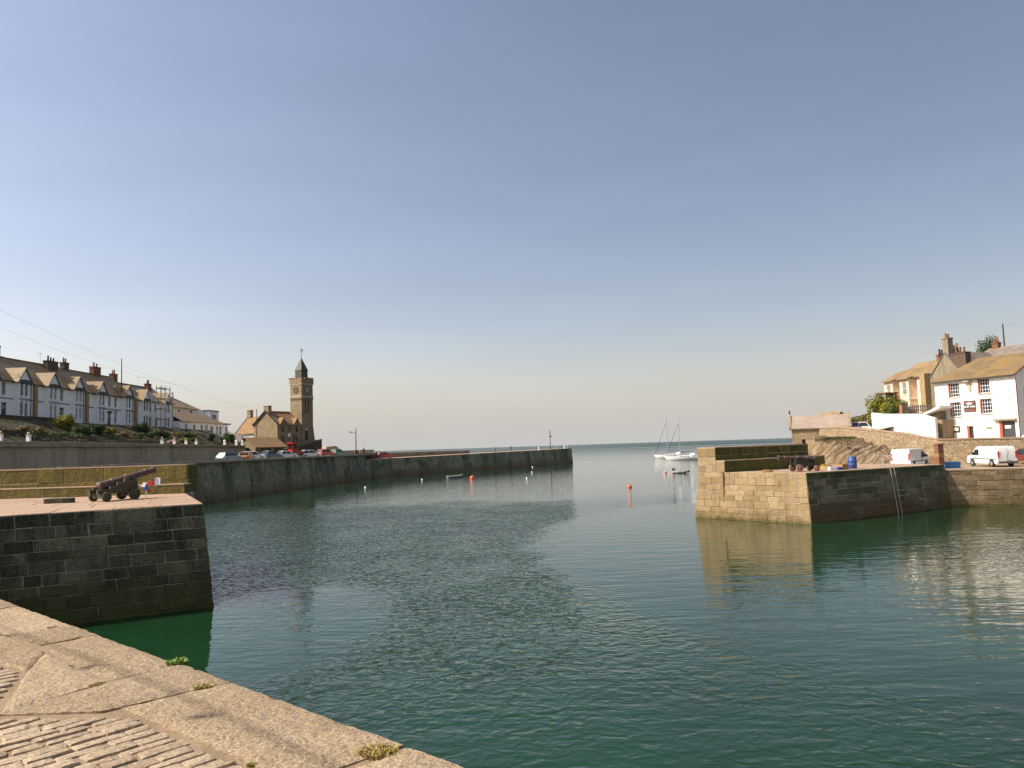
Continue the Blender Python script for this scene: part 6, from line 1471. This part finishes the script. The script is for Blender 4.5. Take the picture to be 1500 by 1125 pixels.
hs_ = [(48.4,99,1.6,1.6,2.4,'leafmid','leafy green bush at the end of the white boundary wall',1800),(50.6,106,2.2,2.0,3.9,'leafyel','tall yellow green bush behind the pergola shed',2600),(49.6,101,1.8,1.8,2.4,'leafyel','bright yellow green bush above the white boundary wall',2200),(51.4,104,2.2,2.0,3.0,'leafmid','big green bush left of the cream house',2800),(52.4,108,2.0,2.0,3.2,'leafdark','dark green bush against the cream house corner',2600),
       (48.6,104.5,1.8,2.2,1.4,'leafdry','dry brown bush on the slope above the road',1600),(47.2,106.5,1.6,2.4,1.1,'leafmid','low green bush on the slope above the road',1500),(50.2,98.5,1.5,1.4,1.3,'leafmid','green bush spilling over the white wall top',1500),
       (78.8,126,2.6,2.2,4.2,'leafdark','round dark green bush beside the hilltop pole',2600),(75.5,125,2.6,2.0,3.2,'leafdry','dry yellow bush left of the round hilltop bush',1800),(86,121,4.0,3.0,4.6,'leafdry','large golden bush below the hilltop house',3000),(90.5,120,4.0,3.0,6.2,'leafmid','tall green hedge below the hilltop house',3200)]
for i, (x, y, rx, ry, rz_, mt, lab, n) in enumerate(hs_): shrub((x, y, hr(x,y)-.1+(1.3 if x > 70 else 0)), rx, ry, rz_, mt, lab, 'bush', n, .16, 70+i)
for i in range(26):
    y = 99+rnd.uniform(0,24); x = 45.5+.35*(y-99)+rnd.uniform(0,6.5)
    shrub(onhill(x,y), 1.3,1.3,1.0,['leafmid','leafdry'][i%2],['low green scrub on the slope behind the lifeboat house','low dry scrub on the slope behind the lifeboat house'][i%2],'scrub_bush',900,.14,90+i%2,['green scrub on the right hand slope','dry scrub on the right hand slope'][i%2],i)

# ------------------------------------------------------------------ boats and buoys
def hull_mesh(m, L, B, D, dr=.0, n=14, k=7, sheer=.25, transom=.7, flare=.8):
    rows = []
    for i in range(n+1):
        t = i/n; x = -L/2+L*t
        bw = B/2*(math.sin(min(1,(1-t)*1.15)*math.pi/2)**.8)*(transom+(1-transom)*min(1,t*3)) if t < 1 else .01
        zt = D+sheer*(t-.35)**2*1.6; zb = -.25-.1*math.sin(t*math.pi)+ (D*.9*max(0,(t-.86)/.14)**2)
        row = []
        for j in range(k+1):
            a = j/k*math.pi; yy = -math.cos(a); zz = math.sin(a)
            row.append(len(m.v)); m.v.append((x+(.25*(1-zz) if t > .8 else 0)*(t-.8)*5*.6, yy*bw*(1-.15*zz), zt+(zb-zt)*(zz**flare)))
        rows.append(row)
    for a, b in zip(rows[:-1], rows[1:]):
        for j in range(k): m.f.append([a[j],b[j],b[j+1],a[j+1]]); m.m.append(0)
    m.f.append(rows[0][::-1]); m.m.append(0)
    for a, b in zip(rows[:-1], rows[1:]): m.f.append([a[0],a[k],b[k],b[0]]); m.m.append(0)
def yacht(pos, rz, label, L=11.0, mast=13.6, cover='sailcover', reef=True):
    o = empty('sailing_yacht', pos, rz, label, 'yacht', 'yachts moored off the pier')
    m = MB(); hull_mesh(m, L, 3.3, 1.15); b = m.build('hull', M['hull'], o); smooth_angle(b, 50)
    m = MB(); m.hexa([(-L*.30,-1.0,1.05),(L*.18,-.75,1.05),(L*.18,.75,1.05),(-L*.30,1.0,1.05),(-L*.28,-.85,1.55),(L*.10,-.55,1.42),(L*.10,.55,1.42),(-L*.28,.85,1.55)]); cb = m.build('cabin', M['hull'], o)
    for sg in (-1,1): m = MB(); m.hexa([(-L*.22,sg*.98,1.22),(L*.08,sg*.80,1.20),(L*.08,sg*.70,1.2),(-L*.22,sg*.8,1.22),(-L*.22,sg*.93,1.40),(L*.08,sg*.72,1.34),(L*.08,sg*.6,1.34),(-L*.22,sg*.8,1.4)]); m.build('window', M['glass'], cb)
    mx = L*.06
    m = MB(); m.tube((mx,0,1.2),(mx,0,mast),.09,.06,8); 
    for z in (mast*.45,mast*.72): m.tube((mx,-.75,z),(mx,.75,z),.03,.03,5)
    m.build('mast', M['alu'], o)
    m = MB(); m.tube((mx-.1,0,2.3),(-L*.36,0,2.45),.07,.07,6); m.build('boom', M['alu'], o)
    m = MB(); m.lathe([(.05,0),(.2,.3),(.16,1.6),(.13,3.2),(.06,4.3)], 8, 0, (mx-.15,0,2.52), (-1,0,.03)); m.build('sail_cover', M[cover], o, smooth=True)
    m = MB(); m.tube((L*.47,0,1.5),(mx,0,mast*.86),.10,.05,6); m.build('furled_jib', M['sailcover'], o)
    m = MB(); m.tube((-L*.48,0,1.3),(mx,0,mast),.015,.015,4)
    for sg in (-1,1): m.tube((mx-.1,sg*1.4,1.1),(mx,sg*.75,mast*.45),.015,.015,4); m.tube((mx,sg*.75,mast*.45),(mx,0,mast*.9),.015,.015,4)
    m.build('rigging', M['alu'], o)
    m = MB(); m.path([(L*.38,-.6,1.2),(L*.38,-.6,1.8),(L*.49,0,1.9),(L*.38,.6,1.8),(L*.38,.6,1.2)], .03, 5); m.path([(-L*.47,-1.1,1.2),(-L*.47,-1.1,1.85),(-L*.49,0,1.9),(-L*.47,1.1,1.85),(-L*.47,1.1,1.2)], .03, 5); m.build('pulpit', M['steel'], o)
    m = MB(); m.hexa([(-L*.36,-.9,1.5),(-L*.20,-.85,1.5),(-L*.20,.85,1.5),(-L*.36,.9,1.5),(-L*.36,-.8,2.0),(-L*.26,-.7,2.1),(-L*.26,.7,2.1),(-L*.36,.8,2.0)]); m.build('spray_hood', M['whitecloth' if cover == 'sailcover' else 'sailcover'], o)
    return o
yacht((53.6,246,0), R(152), 'white yacht moored off the right pier with a folded dark sail', 11.6, 13.9)
yacht((57.0,283,0), R(155), 'second white yacht half hidden behind the nearer moored yacht', 11.5, 15.6)
def buoy(pos, r, mat, label, group=None):
    o = empty('mooring_buoy', pos, 0, label, 'buoy', group); r *= .78
    m = MB(); m.lathe([(r*.15,-r*.6),(r*.7,-r*.45),(r*.95,-.1*r),(r,.25*r),(r*.85,.75*r),(r*.5,1.1*r),(r*.12,1.22*r)], 16, 0); m.build('float', M[mat], o, smooth=True)
    m = MB(); m.tube((0,0,r*1.2),(0,0,r*1.5),r*.08,r*.08,6); m.lathe([(r*.06,-.02),(r*.2,0),(r*.06,.02)], 8, 0, (0,0,r*1.5)); m.build('ring', M['iron'], o); return o
buoy((15.4,104.5,0), .42, 'orangebuoy', 'lone orange buoy in the middle of the harbour mouth')
buoy((28.8,148.3,0), .45, 'pinkbuoy', 'faded pink buoy left of the grey dinghy')
buoy((30.2,147,0), .48, 'pinkbuoy', 'pinkish buoy touching the bow of the grey dinghy')
buoy((-8.4,151.8,0), .62, 'orangebuoy', 'large orange red buoy beside the small boat off the outer pier')
for x, y, lb_ in ((-18.4,153,'small white buoy left of the small grey open boat'),(5.1,221,'small white buoy close under the outer pier near its light mast'),(3.9,176,'small white buoy just out from the one under the light mast'),(2.2,143.6,'small white buoy right of the large orange red buoy'),(-24.8,128,'lone small white buoy out from the parked cars')): buoy((x,y,0), .24, 'whitebuoy', lb_, 'small white buoys')
dg = empty('inflatable_dinghy', (31.4,145.8,0), R(-40), 'grey inflatable dinghy with an outboard motor below the yachts', 'dinghy')
m = MB()
tp = [(-1.5,-.55),(.5,-.6),(1.1,-.45),(1.5,0),(1.1,.45),(.5,.6),(-1.5,.55)]
m.path([Vector((x,y,.22+(.12 if x > 1 else 0))) for x,y in tp], .22, 10); m.build('tube', M['greyrubber'], dg, smooth=True)
m = MB(); m.box(-1.4,1.0,-.45,.45,.05,.12); m.build('floor', M['wood'], dg); m = MB(); m.box(-.2,.1,-.55,.55,.34,.40); m.build('thwart', M['whitecloth'], dg)
m = MB(); m.box(-1.5,-1.42,-.5,.5,.05,.5); m.build('transom', M['wood'], dg); m = MB(); m.box(-1.85,-1.5,-.15,.15,.45,.95); m.tube((-1.68,0,-.2),(-1.68,0,.5),.07,.07,6); m.tube((-1.5,0,.8),(-1.0,0,.9),.03,.03,5); m.build('outboard_motor', M['rubber'], dg)
rb_ = empty('rowing_boat', (-12.2,157.5,0), R(35), 'small grey open boat moored beside the orange buoy', 'boat')
m = MB(); hull_mesh(m, 3.6, 1.4, .42, n=10, k=6, sheer=.2); m.f = m.f[:-10]; m.m = m.m[:-10]; m.build('hull', M['greyrubber'], rb_, smooth=True)
for x in (-.8,.4): m = MB(); m.box(x,x+.25,-.6,.6,.30,.34); m.build('thwart', M['wood'], rb_)
m = MB(); m.path([(-1.78,-.45,.46),(-.6,-.70,.42),(.6,-.66,.44),(1.72,-.05,.62),(1.72,.05,.62),(.6,.66,.44),(-.6,.70,.42),(-1.78,.45,.46)], .035, 5); m.build('gunwale', M['whitecloth'], rb_)

# ------------------------------------------------------------------ people
def person(pos, rz, label, shirt, legs, h=1.72, stride=.12, arm=.2):
    s_ = h/1.72
    P = {'pel':(0,0,.93),'wa':(0,0,1.08),'ch':(0,0,1.30),'ne':(0,0,1.47),'hd':(0,.02,1.60),'tp':(0,.01,1.70),
         'hl':(.10,0,.88),'kl':(.11,stride*.6,.50),'al':(.11,stride*.5-.02,.09),'tl':(.12,stride*.5+.14,.05),'hr':(-.10,0,.88),'kr':(-.11,-stride*.3,.50),'ar':(-.11,-stride,.09),'tr':(-.12,-stride+.16,.05),
         'sl':(.19,0,1.40),'el':(.25,-.03,1.12),'wl':(.26,.08+arm*.3,.90),'fl':(.26,.12+arm*.3,.80),'sr':(-.19,0,1.40),'er':(-.25,-.03,1.12),'wr':(-.26,.08+arm*.3,.90),'fr':(-.26,.12+arm*.3,.80)}
    rad = {'pel':.15,'wa':.13,'ch':.15,'ne':.055,'hd':.095,'tp':.07,'hl':.10,'kl':.065,'al':.045,'tl':.04,'hr':.10,'kr':.065,'ar':.045,'tr':.04,'sl':.07,'el':.05,'wl':.035,'fl':.03,'sr':.07,'er':.05,'wr':.035,'fr':.03}
    ed = [('pel','wa'),('wa','ch'),('ch','ne'),('ne','hd'),('hd','tp'),('pel','hl'),('hl','kl'),('kl','al'),('al','tl'),('pel','hr'),('hr','kr'),('kr','ar'),('ar','tr'),('ch','sl'),('sl','el'),('el','wl'),('wl','fl'),('ch','sr'),('sr','er'),('er','wr'),('wr','fr')]
    ks = list(P); me = bpy.data.meshes.new('person'); me.from_pydata([tuple(q*s_ for q in P[k]) for k in ks], [(ks.index(a),ks.index(b)) for a,b in ed], [])
    o = link('person', me, None, pos, rz); tag(o, label, 'person')
    o.modifiers.new('skin','SKIN'); me.skin_vertices[0].data[0].use_root = True
    for i, k in enumerate(ks): me.skin_vertices[0].data[i].radius = (rad[k]*s_, rad[k]*s_*(.75 if k in ('pel','wa','ch') else 1))
    sb_ = o.modifiers.new('sub','SUBSURF'); sb_.levels = 2; sb_.render_levels = 2
    g = G('person_clothes'); z = g.xyz(g.obj())[2]; y_ = g.xyz(g.obj())[0]
    c = g.mix(g.math('GREATER_THAN', z, .98*s_), legs, shirt); c = g.mix(g.math('GREATER_THAN', z, 1.45*s_), c, (0.50,0.30,0.21)); c = g.mix(g.math('LESS_THAN', z, .09*s_), c, (.03,.03,.03))
    hand = g.math('MULTIPLY', g.math('GREATER_THAN', g.math('ABSOLUTE', y_), .20*s_), g.math('LESS_THAN', z, .93*s_)); c = g.mix(hand, c, (0.50,0.30,0.21))
    me.materials.append(g.out(c, .8))
    m = MB(); m.lathe([(.02,.14),(.075,.125),(.108,.07),(.112,.0),(.10,-.05)], 12, 0, (0,-.012*s_,1.62*s_)); m.build('hair', M['hair'], o, smooth=True)
    return o
person((-35.3,181.0,5.12), R(200), 'person in dark clothes standing by the lamp post on the far quay', (.03,.04,.06), (.04,.04,.05), 1.75)
person((-32.2,180.0,4.2), R(150), 'person in a dark red top walking beside the red car', (.10,.03,.02), (.03,.03,.03), 1.75, .2)
person((-31.4,179.6,4.2), R(150), 'person in a white top walking beside the red car', (.7,.68,.65), (.12,.06,.05), 1.7, .2)
person((-64.3,108.9,11.0), R(-100), 'person in a pale shirt standing in the terrace garden', (.55,.48,.50), (.20,.14,.07), 1.72)
person((-.9,224.5,4.55), R(60), 'person in dark clothes standing halfway along the outer pier', (.02,.02,.02), (.02,.02,.03), 1.7)
person((-5.4,218.5,4.5), R(10), 'person with rusty trousers halfway along the outer pier', (.35,.33,.3), (.15,.05,.03), 1.6)
for i, (t, dx) in enumerate(((.80,1.0),(.915,.8),(.97,1.0),(.995,1.2))):
    q = lerp2(pline[0], pline[1], t)+pn*dx; o = empty('bollard', (q.x,q.y,4.05+.72*t), 0, 'pale bollard on the edge of the outer pier deck', 'bollard', 'bollards on the outer pier')
    m = MB(); m.lathe([(.22,0),(.2,.1),(.15,.2),(.14,.75),(.22,.85),(.2,.98),(.06,1.05)], 10, 0); m.build('shaft', M['sandstone' if i % 2 else 'white'], o, smooth=True)
    m = MB(); m.lathe([(.3,0),(.3,.06)], 10, 0, (0,0,-.0)); m.build('base', M['iron'], o)
